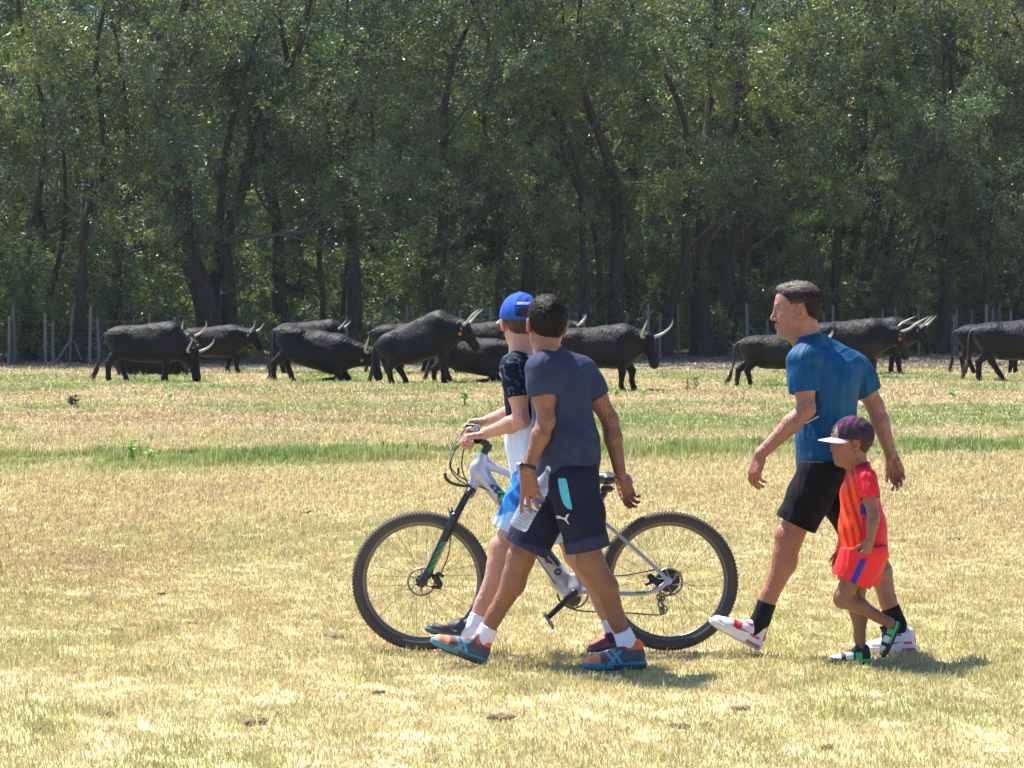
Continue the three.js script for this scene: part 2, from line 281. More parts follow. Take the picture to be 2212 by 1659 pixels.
// ---------------------------------------------------------------- trees
const fenceDepth = px => 73 + px / PXW * 13;
const FOLI = [[0.085, 0.142, 0.018], [0.110, 0.165, 0.020], [0.064, 0.118, 0.028], [0.150, 0.190, 0.022], [0.076, 0.126, 0.024]];
function makeTree(seed, d, stems, opt) {
  const R = rngOf(seed), H = opt.h || 13 + R() * 3, base = W(stems[0].p[0][0], 0, d); base[1] = 0;
  const t = thing(opt.name || 'ash_tree', opt.label, 'tree', base, opt.group || 'trees beyond the wire fence');
  const trunkG = [], limbG = [], spots = [], tone = FOLI[Math.floor(R() * FOLI.length)];
  const leaf = (p, s) => { if (p[1] > 10 && R() < 0.55) return; const v = 0.72 + 0.6 * R(), c = add(tone, [(R() - 0.5) * 0.05, (R() - 0.5) * 0.04, (R() - 0.5) * 0.012]).map(q => q * v); spots.push({ p, a: R() * 6.283, tx: R() * 6, tz: R() * 6, s, h: s, c }); };
  function branch(p, dir, L, r, lev) {
    const n = lev === 0 ? 5 : 4, pts = [p]; let q = p, dd = dir;
    for (let i = 0; i < n; i++) { dd = nrm(add(dd, [(R() - 0.5) * 0.7, (R() - 0.42) * 0.5, (R() - 0.5) * 0.7], 0.6)); q = add(q, dd, L / n); pts.push(q); }
    limbG.push(pipe(pts, s => Math.max(0.006, r * (1 - 0.8 * s)), lev === 0 ? 9 : 5, lev === 0 ? 6 : 4));
    if (lev < 2) { const kids = lev === 0 ? 5 : 3; for (let i = 0; i < kids; i++) { const s = 0.3 + 0.7 * (i + R()) / kids, o = pts[Math.min(n, Math.floor(s * n) + 1)]; branch(o, nrm(add(dd, [(R() - 0.5) * 2, (R() - 0.45) * 1.3, (R() - 0.5) * 2], 0.9)), L * (0.45 + 0.2 * R()), r * 0.45, lev + 1); } }
    if (lev === 1) leaf(add(pts[n - 1], [0, (R() - 0.5) * 0.4, 0]), 0.75 + 0.5 * R()); else if (lev === 0 && R() < 0.6) leaf(pts[n], 0.8 + 0.5 * R());
  }
  stems.forEach((st, si) => {
    const dd = d + (st.dz || 0), pts = st.p.map(([x, y], i) => i === 0 && si === 0 ? [0, -0.1, 0] : sub(W(x, y, dd), base));
    let last = pts[pts.length - 1], dir = nrm(sub(last, pts[pts.length - 2] || [0, 0, 0])); const top = (st.h || H) * (0.9 + 0.2 * R());
    while (last[1] < top - 1) { dir = nrm([mix(dir[0], 0, 0.3) + (R() - 0.5) * 0.72, Math.max(0.7, dir[1]), mix(dir[2], 0, 0.3) + (R() - 0.5) * 0.6]); last = add(last, dir, 1.5); pts.push(last); }
    const r0 = st.r * 0.86, c = new THREE.CatmullRomCurve3(pts.map(p => new V3(...p)), false, 'centripetal');
    const g = pipe(pts, s => r0 * (1 + 0.55 * Math.exp(-s * 26)) * Math.pow(1 - s, 1.15) + 0.012, 30, 10);
    const u = g.attributes.uv; for (let i = 0; i < u.count; i++) u.setXY(i, u.getY(i) * 2, u.getX(i) * 7);
    trunkG.push(g);
    const nl = opt.limbs || 12;
    for (let i = 0; i < nl; i++) { const s = 0.2 + 0.78 * (i + 0.7 * R()) / nl, o = c.getPointAt(clamp(s, 0, 0.99)); if (o.y < (opt.low || 2.4)) continue; const a = i * 2.4 + R(); branch([o.x, o.y, o.z], nrm([Math.cos(a), 0.25 + 0.7 * R(), Math.sin(a)]), (1.7 + 1.5 * R()) * (1.15 - 0.45 * s) * (opt.wide || 1), r0 * 0.34 * (1.1 - s), 0); }
    for (let i = 0; i < (opt.twigs ?? 4); i++) { const o = c.getPointAt(0.05 + 0.2 * R()), a = R() * 6.283, l = 0.5 + 0.9 * R(); limbG.push(pipe([[o.x, o.y, o.z], [o.x + Math.cos(a) * l * 0.5, o.y + 0.2 * l, o.z + Math.sin(a) * l * 0.5], [o.x + Math.cos(a + 0.3) * l, o.y + (R() - 0.2) * l * 0.7, o.z + Math.sin(a + 0.3) * l]], s => 0.018 * (1 - 0.8 * s) + 0.003, 6, 4)); }
  });
  part('trunk', merge(trunkG), barkMat, t);
  part('branches', merge(limbG), twigMat, t);
  if (spots.length) { const m = scatter('crown', null, null, clumps[seed % 3], leafMat, spots); m.name = 'crown'; t.add(m); }
  return spots.length;
}
let leafCount = 0;
{
  const T = (px, py0, r, rest, extra) => ({ p: [[px, py0], ...rest], r, ...extra });
  const near = [
    [[T(52, 780, 0.13, [[60, 640], [75, 480]]), T(70, 780, 0.09, [[92, 690], [128, 560]])], 'slim leaning tree at the far left edge behind the tall posts'],
    [[T(166, 780, 0.17, [[176, 640], [186, 470]])], 'straight slim tree behind the tallest leaning fence post at left'],
    [[T(248, 775, 0.2, [[252, 600], [268, 400]])], 'tree rising directly behind the rump of the leftmost bull'],
    [[T(470, 770, 0.42, [[440, 640], [402, 530], [390, 380]]), T(497, 775, 0.24, [[496, 640], [488, 520]], { dz: 0.4 }), T(455, 700, 0.16, [[470, 560], [480, 400]], { dz: 0.6 })], 'large forked tree with a thick trunk leaning left above the second bull'],
    [[T(606, 775, 0.27, [[604, 640], [598, 480]])], 'thick upright tree left of the shaggy-headed bull'],
    [[T(690, 772, 0.1, [[698, 660], [690, 560], [700, 430]])], 'thin crooked sapling above the kneeling bull'],
    [[T(764, 775, 0.26, [[766, 650], [756, 470]]), T(738, 770, 0.08, [[742, 640], [752, 540]])], 'broad grey trunk between the kneeling bull and the mounting bull'],
    [[T(938, 772, 0.25, [[944, 640], [956, 500], [962, 220]])], 'tall tree behind the back of the mounting bull'],
    [[T(1076, 772, 0.15, [[1078, 560], [1082, 420], [1092, 300]]), T(1080, 440, 0.09, [[1072, 360], [1052, 300], [1046, 240]])], 'forked tree above the blue cap'],
    [[T(1134, 775, 0.25, [[1140, 640], [1146, 500], [1156, 370]])], 'thick dark trunk just above the dark-haired man'],
    [[T(1256, 772, 0.14, [[1262, 650], [1258, 500]])], 'slim pale tree right of the dark-haired man'],
    [[T(1334, 775, 0.3, [[1330, 640], [1334, 520], [1330, 420]]), T(1300, 770, 0.12, [[1296, 640], [1290, 520]])], 'wide pale tree behind the hump of the walking bull'],
    [[T(1434, 774, 0.2, [[1446, 670], [1476, 580], [1482, 440]])], 'tree leaning right beside the long fence post'],
    [[T(1520, 782, 0.36, [[1512, 640], [1518, 500], [1522, 340]]), T(1545, 778, 0.25, [[1566, 640], [1590, 500]], { dz: 0.3 }), T(1576, 778, 0.22, [[1604, 640], [1612, 540]], { dz: 0.8 })], 'great three-stemmed grey tree left of the man in blue'],
    [[T(1668, 772, 0.16, [[1672, 620], [1662, 480]])], 'tree hidden low down by the small black bull'],
    [[T(1806, 770, 0.17, [[1804, 640], [1812, 480]])], 'slim dark tree right behind the neck of the man in blue'],
    [[T(1866, 770, 0.28, [[1862, 640], [1884, 540], [1892, 420]]), T(1890, 768, 0.16, [[1912, 600], [1920, 500]], { dz: 0.3 })], 'grey tree over the withers of the long-horned bull'],
    [[T(1908, 766, 0.1, [[1914, 680], [1940, 610], [1972, 560], [1990, 500]])], 'thin grey sapling bending right above the long horns'],
    [[T(2036, 764, 0.24, [[2042, 640], [2046, 520], [2040, 400]])], 'upright grey tree between the long horns and the right pair of bulls'],
    [[T(2128, 764, 0.15, [[2130, 620], [2142, 480]])], 'dark tree behind the right pair of bulls'],
    [[T(2206, 764, 0.2, [[2200, 620], [2190, 470]])], 'tree cut by the right edge of the picture'],
    [[T(-60, 780, 0.2, [[-58, 620], [-50, 470]])], 'tree just outside the left edge'],
    [[T(2290, 764, 0.22, [[2286, 620], [2280, 470]])], 'tree just outside the right edge'],
  ];
  near.forEach(([stems, label], i) => { const R = rngOf(900 + i); leafCount += makeTree(200 + i, fenceDepth(clamp(stems[0].p[0][0], 0, PXW)) + 2 + 2.2 * R(), stems, { label, low: 1.9 + R(), limbs: stems.length > 1 ? 9 : 12, wide: 1.05 + 0.3 * R() }); });
  const ORD = 'first second third fourth fifth sixth seventh eighth ninth tenth eleventh twelfth thirteenth fourteenth fifteenth sixteenth seventeenth eighteenth nineteenth twentieth'.split(' ');
  for (let i = 0; i < 20; i++) {
    const R = rngOf(1500 + i), px = -140 + i * 131 + (R() - 0.5) * 70, d = 83 + i / 20 * 10 + R() * 5;
    leafCount += makeTree(400 + i, d, [T(px, 770, 0.12 + 0.12 * R(), [[px + (R() - 0.5) * 30, 600], [px + (R() - 0.5) * 60, 430]])], { name: 'shaded_tree', label: `dark inner tree of the wood, ${ORD[i]} from the left of its row`, group: 'dark trees of the inner wood', limbs: 14, low: 1.2, h: 12 + 3 * R(), twigs: 2, wide: 1.25, dense: 0.95 });
  }
  // undergrowth behind the fence and the deep wood behind the trees: masses nobody could count
  const R = rngOf(77), under = [], wood = [];
  for (let i = 0; i < 1700; i++) { const px = -750 + R() * 3700, x0 = vnoise(px * 0.012, 3, 1), dd = fenceDepth(px) + 2.6 + R() * 11, hgt = Math.pow(R(), 1.3) * (1.4 + 5.2 * x0), p = W(px, 0, dd); p[1] = hgt + 0.15; const c = add(FOLI[i % 5], [(R() - 0.5) * 0.03, (R() - 0.5) * 0.03, 0]); under.push({ p, a: R() * 6.3, tx: R() * 6, tz: R() * 6, s: 0.8 + 0.6 * R(), h: 0.9, c }); }
  for (let i = 0; i < 4900; i++) { const px = -750 + R() * 3700, dd = 99 + R() * 13, p = W(px, 0, dd); p[1] = 0.3 + Math.pow(R(), 1.3) * 16.5; if (fbm(p[0] * 0.35, p[1] * 0.4, dd * 0.2, 2) < 0.3) continue; const c = add(FOLI[i % 5], [(R() - 0.5) * 0.03, (R() - 0.5) * 0.03, 0]); wood.push({ p, a: R() * 6.3, tx: R() * 6, tz: R() * 6, s: 1.5 + 0.7 * R(), h: 1.7, c }); }
  scene.add(scatter('undergrowth', 'dense dark leafy undergrowth between the trunks behind the fence', 'undergrowth', clumps[0], leafMat, under));
  scene.add(scatter('deep_wood', 'deep wood of leaves closing the view behind the trees', 'wood', clumps[1], leafMat, wood));
  leafCount += under.length + wood.length;
}
console.log('leaf clumps', leafCount);

// ---------------------------------------------------------------- wire fence
{
  const posts = [[19, 686, 775], [32, 662, 787], [98, 677, 782], [116, 693, 784], [158, 660, 789, 151], [195, 662, 786], [209, 688, 784, 214], [289, 688, 786], [325, 678, 786], [378, 686, 786], [388, 684, 786, 394], [746, 685, 782], [801, 681, 782, 822], [826, 672, 782], [844, 685, 782], [876, 663, 782], [982, 671, 780], [995, 671, 780], [1024, 671, 780], [1040, 668, 780], [1059, 665, 780],
    [1230, 677, 778], [1244, 674, 778], [1263, 680, 778], [1353, 677, 776], [1395, 674, 776], [1401, 656, 776], [1425, 677, 776], [1466, 662, 774], [1614, 656, 772], [1660, 694, 772], [1779, 675, 770], [1798, 662, 770], [1905, 672, 768], [1932, 665, 768], [1938, 684, 768], [1986, 663, 767], [1990, 680, 767, 1996], [2059, 682, 766], [2068, 668, 764], [2097, 669, 764], [2134, 659, 764, 2130], [2142, 668, 764], [2156, 656, 763, 2162], [2184, 669, 763], [2230, 664, 763], [2270, 668, 763], [-40, 668, 786]];
  const o = W(1106, 0, 80); o[1] = 0;
  const fence = thing('wire_fence', 'wire fence of rough grey split posts along the edge of the wood', 'fence', o);
  const R = rngOf(41), mats = [0, 1, 2].map(i => std(sr(['#8a8177', '#766e64', '#978c80'][i]), 0.95, { bumpMap: barkBump, bumpScale: 0.012 }));
  const line = [];
  posts.forEach(([x, top, base, bx], i) => {
    const d = fenceDepth(x) + (R() - 0.5) * 0.5, a = W(bx ?? x + (R() - 0.5) * 4, 0, d); a[1] = -0.15; const b = W(x + (R() - 0.5) * 7, top, d); const r = 0.034 + 0.022 * R();
    const g = pipe([sub(a, o), sub(lerp3(a, b, 0.5), o).map((v, k) => v + (k === 1 ? 0 : (R() - 0.5) * 0.03)), sub(b, o)], s => r * (1.08 - 0.2 * s), 6, 6), cap = new THREE.ConeGeometry(r * 0.9, 0.05, 6); cap.translate(b[0] - o[0], b[1] - o[1] + 0.015, b[2] - o[2]);
    part('post', merge([g, cap]), mats[i % 3], fence);
  });
  posts.map(p => p[0]).sort((a, b) => a - b).filter((x, i, l) => !i || x - l[i - 1] > 40).forEach(x => line.push(x));
  for (const y of [0.45, 0.8, 1.12]) { const pts = line.map(x => { const w = W(x, 0, fenceDepth(x) - 0.06); w[1] = y + (R() - 0.5) * 0.05; return sub(w, o); }); part('wire', pipe(pts, 0.0028, 90, 4), std(sr('#8b8782'), 0.6, { metalness: 0.5 }), fence); }
  const br = (x0, y0, x1, y1, dz) => { const a = W(x0, y0, fenceDepth(x0) + dz), b = W(x1, y1, fenceDepth(x0) + dz); part('brace', pipe([sub(a, o), sub(lerp3(a, b, 0.5), o), sub(b, o)], 0.03, 4, 6), mats[0], fence); };
  br(116, 788, 154, 732, -0.12); br(1620, 700, 1658, 780, 0.3); br(1575, 735, 1605, 782, -0.2); br(176, 778, 160, 735, 0.1);
}
// ---------------------------------------------------------------- the bulls
const hideBump = noiseTexture(17, 256, 256, 16, 22, 0, 1);
const flatUV = (g, s) => { const p = g.attributes.position, uv = new Float32Array(p.count * 2); for (let i = 0; i < p.count; i++) { uv[2 * i] = (p.getX(i) + p.getZ(i) * 0.6) * s; uv[2 * i + 1] = (p.getY(i) + p.getZ(i) * 0.3) * s; } g.setAttribute('uv', new THREE.BufferAttribute(uv, 2)); return g; };
const hideMat = phys(0xffffff, 0.5, { vertexColors: true, specularIntensity: 0.34, bumpMap: hideBump, bumpScale: 0.014 });
const hideMat0 = std([0.01, 0.0095, 0.01], 0.6);
const hornMat = std(0xffffff, 0.42, { vertexColors: true }), hoofMat = std([0.03, 0.027, 0.025], 0.5), tuftMat = std([0.05, 0.026, 0.014], 0.8), tagMat = std(sr('#d96a1c'), 0.6), innerEar = std([0.11, 0.055, 0.035], 0.9);
const HEADS = { graze: [[0.97, 0.62], [1.12, 0.1]], low: [[0.93, 1.0], [1.13, 0.5]], level: [[0.96, 1.02], [1.22, 0.62]], up: [[0.9, 1.14], [1.24, 0.9]], lie: [[0.86, 0.86], [1.16, 0.66]], down: [[0.98, 0.72], [1.2, 0.24]] };
function bull(o) {
  const R = rngOf(o.seed), s = o.s || 1, d = depthOf(o.foot), pos = W(o.x, 0, d); pos[1] = 0;
  const t = thing('black_bull', o.label, 'bull', pos, 'black bulls grazing before the wood');
  t.rotation.y = -(o.yaw || 0) * Math.PI / 180; t.scale.setScalar(s);
  const pr = (o.pitch || 0) * Math.PI / 180, drop = o.drop || 0, cp = Math.cos(pr), sp = Math.sin(pr), px = -0.6, py = 0.95;
  const T = (x, y, z = 0) => [px + (x - px) * cp - (y - py) * sp, py + (x - px) * sp + (y - py) * cp - drop, z];
  const P = [];
  P.push(cone(T(-0.5, 0.86), T(0.3, 0.81), 0.285, 0.335, 0.12), cone(T(-0.62, 0.99), T(0.1, 1.02), 0.13, 0.14, 0.16), cone(T(0.15, 1.04), T(0.48, 1.05), 0.16, 0.185, 0.14), cone(T(-0.25, 0.73), T(0.42, 0.71), 0.29, 0.285, 0.1), cone(T(0.38, 0.8), T(0.6, 0.76), 0.24, 0.17, 0.12));
  for (const z of [-1, 1]) P.push(cone(T(0.44, 1.0, 0.11 * z), T(0.42, 0.7, 0.18 * z), 0.15, 0.12, 0.09), cone(T(-0.42, 0.98, 0.12 * z), T(-0.68, 0.94, 0.11 * z), 0.15, 0.13, 0.1), cone(T(-0.58, 0.92, 0.14 * z), T(-0.5, 0.64, 0.17 * z), 0.2, 0.13, 0.1), ell(T(-0.38, 1.085, 0.17 * z), [0.075, 0.055, 0.045], 0.05), ell(T(-0.74, 1.0, 0.09 * z), [0.05, 0.05, 0.035], 0.05));
  P.push(cone(T(-0.6, 1.09), T(0.35, 1.17), 0.03, 0.04, 0.07), cone(T(-0.3, 0.68), T(-0.15, 0.62), 0.1, 0.08, 0.1), ell(T(-0.2, 0.52), [0.05, 0.05, 0.03], 0.05));
  // legs: swing of near fore, far fore, near hind, far hind (metres forward)
  const L = o.legs || [0.1, -0.08, -0.1, 0.12], hoofs = [];
  const leg = (pts, rad) => { for (let i = 0; i < pts.length - 1; i++) P.push(cone(pts[i], pts[i + 1], rad[i], rad[i + 1], 0.035)); const e = pts[pts.length - 1]; hoofs.push(e); };
  [[0.17, L[0]], [-0.17, L[1]]].forEach(([z, w]) => {
    const e = T(0.42, 0.7, z);
    if (o.lie) leg([T(0.42, 0.62, z), [0.72 + w, 0.12, z], [0.44 + w, 0.07, z * 0.8]], [0.12, 0.075, 0.045]);
    else if (o.kneel) leg([e, [e[0] + 0.1 + w, 0.08, z], [e[0] - 0.2 + w, 0.06, z], [e[0] - 0.26 + w, 0.06, z]], [0.11, 0.06, 0.04, 0.045]);
    else { const lift = w > 0.25 ? 0.06 : 0; leg([e, [e[0] + 0.02 + w * 0.62, e[1] * 0.54, z], [e[0] - 0.01 + w * (lift ? 0.7 : 1), 0.12 + lift, z], [e[0] + 0.015 + w * (lift ? 0.72 : 1), 0.04 + lift * 0.6, z]], [0.12, 0.068, 0.047, 0.056]); }
  });
  [[0.17, L[2]], [-0.17, L[3]]].forEach(([z, w]) => {
    const h = T(-0.5, 0.64, z);
    if (o.lie) leg([T(-0.5, 0.6, z), [-0.12 + w, 0.14, z * 1.5], [-0.44 + w, 0.07, z * 1.6], [-0.2 + w, 0.05, z * 1.7]], [0.17, 0.09, 0.05, 0.045]);
    else leg([h, [h[0] - 0.17 + w * 0.62, h[1] * 0.64, z], [h[0] - 0.12 + w, 0.12, z], [h[0] - 0.09 + w, 0.04, z]], [0.13, 0.07, 0.048, 0.056]);
  });
  // neck and head
  const [[hx, hy], [mx, my]] = HEADS[o.head || 'graze'], hz = o.headZ || 0, poll = [hx + (o.hx || 0), hy + (o.hy || 0), hz], yw = (o.face || 0) * Math.PI / 180;
  const f0 = sub([mx + (o.hx || 0), my + (o.hy || 0), hz], poll), fl = len(f0) || 0.45, F = nrm([f0[0] * Math.cos(yw), f0[1], hz * 0 + f0[0] * Math.sin(yw) + (Math.abs(f0[1]) > 0.3 ? 0.12 * Math.sin(yw) : 0)]);
  const Lt = nrm([-Math.sin(yw), 0, Math.cos(yw)]), U = nrm(cross(Lt, F)), Uv = U[1] < -0.2 ? U.map(v => -v) : U, at = (a, u, l) => add(add(add(poll, F, a), Uv, u), Lt, l);
  const nb = T(0.5, 0.98);
  P.push(cone(nb, at(0.0, -0.03, 0), 0.25, 0.155, 0.14), cone(T(0.52, 0.8), at(0.1, -0.08, 0), 0.22, 0.12, 0.14), cone(at(-0.02, 0, 0), at(0.2, -0.01, 0), 0.115, 0.1, 0.05, Lt, 1.1), cone(at(0.18, -0.02, 0), at(fl - 0.03, -0.02, 0), 0.105, 0.085, 0.05), ell(at(fl - 0.02, -0.025, 0), [0.07, 0.075, 0.09], 0.03, F, Uv, Lt));
  for (const z of [-1, 1]) P.push(cone(at(0.03, -0.03, 0.1 * z), at(0.06, -0.05, 0.24 * z), 0.035, 0.03, 0.03, F, 1.4), ell(at(0.17, 0.05, 0.085 * z), [0.035, 0.03, 0.025], 0.03, F, Uv, Lt));
  const S = union(P), bump = { ...S, f: (x, y, z) => S.f(x, y, z) + 0.012 * (vnoise(x * 7, y * 7, z * 7 + o.seed) - 0.5) };
  const br = o.brown || 0.25, body = meshField(bump, o.hid ? 0.034 : 0.023, (p) => {
    const n = fbm(p[0] * 2.2 + o.seed, p[1] * 2.2, p[2] * 2.2, 3), m = sstep(0.5, 0.75, n) * br, dust = 0.5 + fbm(p[0] * 11, p[1] * 7, p[2] * 11, 3);
    return mix3([0.0055, 0.005, 0.0054], [0.04, 0.021, 0.013], m).map(v => v * dust);
  });
  part('body', flatUV(body, 0.9), hideMat, t);
  for (const h of hoofs) { const g = new THREE.CylinderGeometry(0.042, 0.056, 0.075, 9); g.scale(1.2, 1, 1); g.translate(h[0] + 0.01, Math.max(0.036, h[1]), h[2]); part('hoof', g, hoofMat, t); }
  // horns: out, then forward and up
  const k = o.horn || 1, upv = nrm(add(Uv, [0, 1, 0], o.hornUp ?? 1)), fw = nrm(add([Math.cos(yw), 0, Math.sin(yw)], [0, 0.2, 0]));
  for (const z of [-1, 1]) {
    const b = at(-0.01, 0.03, 0.085 * z), pts = [b, add(add(b, Lt, 0.13 * z * k), upv, 0.02), add(add(add(b, Lt, 0.25 * z * k), upv, 0.09 * k), fw, 0.06 * k), add(add(add(b, Lt, 0.31 * z * k), upv, 0.24 * k), fw, 0.1 * k), add(add(add(b, Lt, 0.28 * z * k), upv, 0.4 * k), fw, (o.hornFwd ?? 0.06) * k)];
    const g = pipe(pts, u => 0.031 * Math.pow(1 - u * 0.97, 0.62) + 0.002, 18, 8), n = g.attributes.position.count, col = new Float32Array(n * 3);
    for (let i = 0; i < n; i++) { const u = Math.floor(i / 9) / 18, c = u > 0.8 ? mix3([0.42, 0.38, 0.31], [0.05, 0.045, 0.04], sstep(0.86, 0.97, u)) : mix3([0.26, 0.23, 0.18], [0.48, 0.44, 0.36], sstep(0, 0.4, u)); col.set(c.map(v => v * (0.85 + 0.3 * R())), i * 3); }
    g.setAttribute('color', new THREE.BufferAttribute(col, 3)); part('horn', g, hornMat, t);
    const ear = ell(at(0.065, -0.05, 0.2 * z), [0.022, 0.012, 0.06], 0, F, Uv, Lt); part('ear_hair', meshField(union([ear]), 0.01), innerEar, t);
  }
  if (o.tag) { const g = new THREE.BoxGeometry(0.05, 0.06, 0.008); const c = at(0.09, -0.1, 0.24); g.translate(c[0], c[1], c[2] + 0.02); part('ear_tag', g, tagMat, t, 'orange plastic ear tag'); }
  // tail
  const tb = T(-0.8, 1.0), sw = o.tail || [-0.06, 0.0], low = o.lie ? 0.1 : 0.36;
  part('tail', pipe([T(-0.74, 1.04), add(tb, [-0.07, -0.02, 0]), [tb[0] - 0.09 + sw[0] * 0.4, tb[1] * 0.55, sw[1] * 0.5], [tb[0] - 0.06 + sw[0], low, sw[1]]], u => 0.036 - 0.02 * u, 14, 7), hideMat0, t);
  const e = [tb[0] - 0.06 + sw[0], low, sw[1]], strands = [];
  for (let i = 0; i < 26; i++) { const a = R() * 6.3, r = 0.035 * R(), q = [e[0] + Math.cos(a) * r, e[1] + 0.06 - 0.1 * R(), e[2] + Math.sin(a) * r]; strands.push(pipe([q, [q[0] + sw[0] * 0.4 + (R() - 0.5) * 0.05, q[1] - 0.12, q[2] + (R() - 0.5) * 0.04], [q[0] + sw[0] * 1.1 + (R() - 0.5) * 0.1, Math.max(0.03, q[1] - 0.26 - 0.08 * R()), q[2] + (R() - 0.5) * 0.06]], u => 0.012 * (1 - 0.85 * u), 5, 4)); }
  part('tail_tuft', merge(strands), tuftMat, t, 'reddish brown tail tuft');
}

[
  { seed: 1, x: 316, foot: 829, s: 1.0, yaw: 6, head: 'graze', face: 25, hx: -0.02, legs: [0.02, -0.1, -0.12, 0.16], horn: 0.9, tail: [-0.12, 0.08], label: 'large black bull grazing at the far left, leftmost of the herd' },
  { seed: 2, hid: 1, x: 322, foot: 816, s: 1.0, yaw: 4, lie: true, drop: 0.5, head: 'lie', face: 30, legs: [0.1, 0.05, 0, 0], horn: 1.0, label: 'black bull lying down behind the legs of the leftmost bull' },
  { seed: 3, x: 462, foot: 808, s: 0.9, yaw: 4, head: 'level', face: 10, legs: [0.28, -0.1, 0, 0.1], horn: 0.8, label: 'black bull standing under the large forked tree, horns against the trees' },
  { seed: 4, hid: 1, x: 672, foot: 809, s: 1.0, yaw: 3, head: 'low', face: 5, hx: -0.3, hy: 0.0, legs: [0, 0.1, 0, 0.1], horn: 0.7, brown: 0.9, label: 'shaggy brownish bull standing behind the kneeling bull' },
  { seed: 5, x: 686, foot: 827, s: 1.02, yaw: 3, pitch: -15, kneel: true, head: 'down', face: 38, hx: 0.12, hy: -0.14, legs: [0.05, 0.18, -0.16, 0.16], horn: 1.0, tag: true, tail: [-0.06, 0.1], label: 'black bull kneeling on its forelegs with lowered head and wide horns' },
  { seed: 6, x: 905, foot: 833, s: 1.04, yaw: 14, pitch: 19, drop: 0.17, head: 'level', face: -8, hx: -0.08, hy: 0.1, legs: [0.1, 0.0, 0.02, 0.2], horn: 0.85, hornFwd: 0.22, tag: true, label: 'black bull rearing up with high humped back, left of the blue cap' },
  { seed: 7, hid: 1, x: 884, foot: 812, s: 0.98, yaw: 0, head: 'level', legs: [0.1, -0.1, -0.1, 0.1], horn: 0.8, label: 'black bull mostly hidden behind the rearing bull' },
  { seed: 8, x: 1018, foot: 829, s: 0.93, yaw: 10, pitch: -8, drop: 0.12, kneel: true, head: 'down', face: 10, hy: 0.1, legs: [0.05, 0.1, -0.12, 0.14], horn: 0.8, tail: [-0.08, 0.12], label: 'black bull with its chest to the ground directly left of the cyclist boy' },
  { seed: 9, hid: 1, x: 1044, foot: 810, s: 0.98, yaw: 0, head: 'level', legs: [0, 0.1, 0, 0.1], horn: 0.8, label: 'black bull standing at the back, behind the cyclist boy' },
  { seed: 10, x: 1292, foot: 846, s: 1.0, yaw: 4, head: 'low', face: 35, hx: -0.02, hy: -0.02, legs: [0.02, 0.3, -0.2, 0.2], horn: 1.05, label: 'black bull walking with one foreleg lifted, right of the dark-haired man' },
  { seed: 11, hid: 1, x: 1176, foot: 812, s: 1.0, yaw: 0, head: 'level', hx: -0.25, hy: 0.06, legs: [0, 0.1, 0, 0.1], horn: 0.8, label: 'black bull whose back shows between the dark-haired man and the walking bull' },
  { seed: 12, x: 1676, foot: 839, s: 0.86, yaw: 4, head: 'level', hx: 0.1, legs: [0.1, -0.05, 0.05, -0.25], horn: 0.75, brown: 0.6, tail: [-0.13, 0.1], label: 'smaller black bull with reddish tail directly left of the man in blue' },
  { seed: 13, x: 1834, foot: 821, s: 1.04, yaw: 4, head: 'low', face: -20, hx: 0.05, hy: -0.04, legs: [0.0, 0.1, 0, 0.1], horn: 0.88, hornFwd: 0.34, hornUp: 0.6, tag: true, brown: 0.8, label: 'black bull with very long pale horns right of the man in blue' },
  { seed: 14, x: 1884, foot: 811, s: 1.04, yaw: 4, head: 'low', face: 12, hx: 0.1, legs: [0.16, 0.0, 0, 0.1], horn: 0.78, hornFwd: 0.16, label: 'black bull half hidden behind the one with very long horns' },
  { seed: 15, hid: 1, x: 2144, foot: 811, s: 0.97, yaw: 8, head: 'level', legs: [0.1, 0, -0.04, 0.18], horn: 0.8, label: 'black bull at the right, behind the bull cut by the edge' },
  { seed: 16, x: 2194, foot: 826, s: 1.05, yaw: 2, head: 'level', legs: [0.1, 0, -0.12, 0.36], horn: 0.9, tail: [-0.1, 0.12], label: 'black bull cut off by the right edge of the picture' },
].forEach(bull);
// ---------------------------------------------------------------- building people
const creases = noiseTexture(23, 256, 256, 5, 9, 0, 1), pores = noiseTexture(29, 256, 256, 22, 40, 0, 1);
const skinMat = phys(0xffffff, 0.5, { vertexColors: true, bumpMap: pores, bumpScale: 0.004, sheen: 0.12, sheenRoughness: 0.5, sheenColor: new THREE.Color(0.9, 0.6, 0.5) });
const clothMat = phys(0xffffff, 0.82, { vertexColors: true, bumpMap: creases, bumpScale: 0.006, specularIntensity: 0.35 });
const shinyCloth = phys(0xffffff, 0.62, { vertexColors: true, bumpMap: creases, bumpScale: 0.006, specularIntensity: 0.4 });
const hairMat = phys(0xffffff, 0.6, { vertexColors: true, specularIntensity: 0.35 }), shoeMat = std(0xffffff, 0.6, { vertexColors: true });

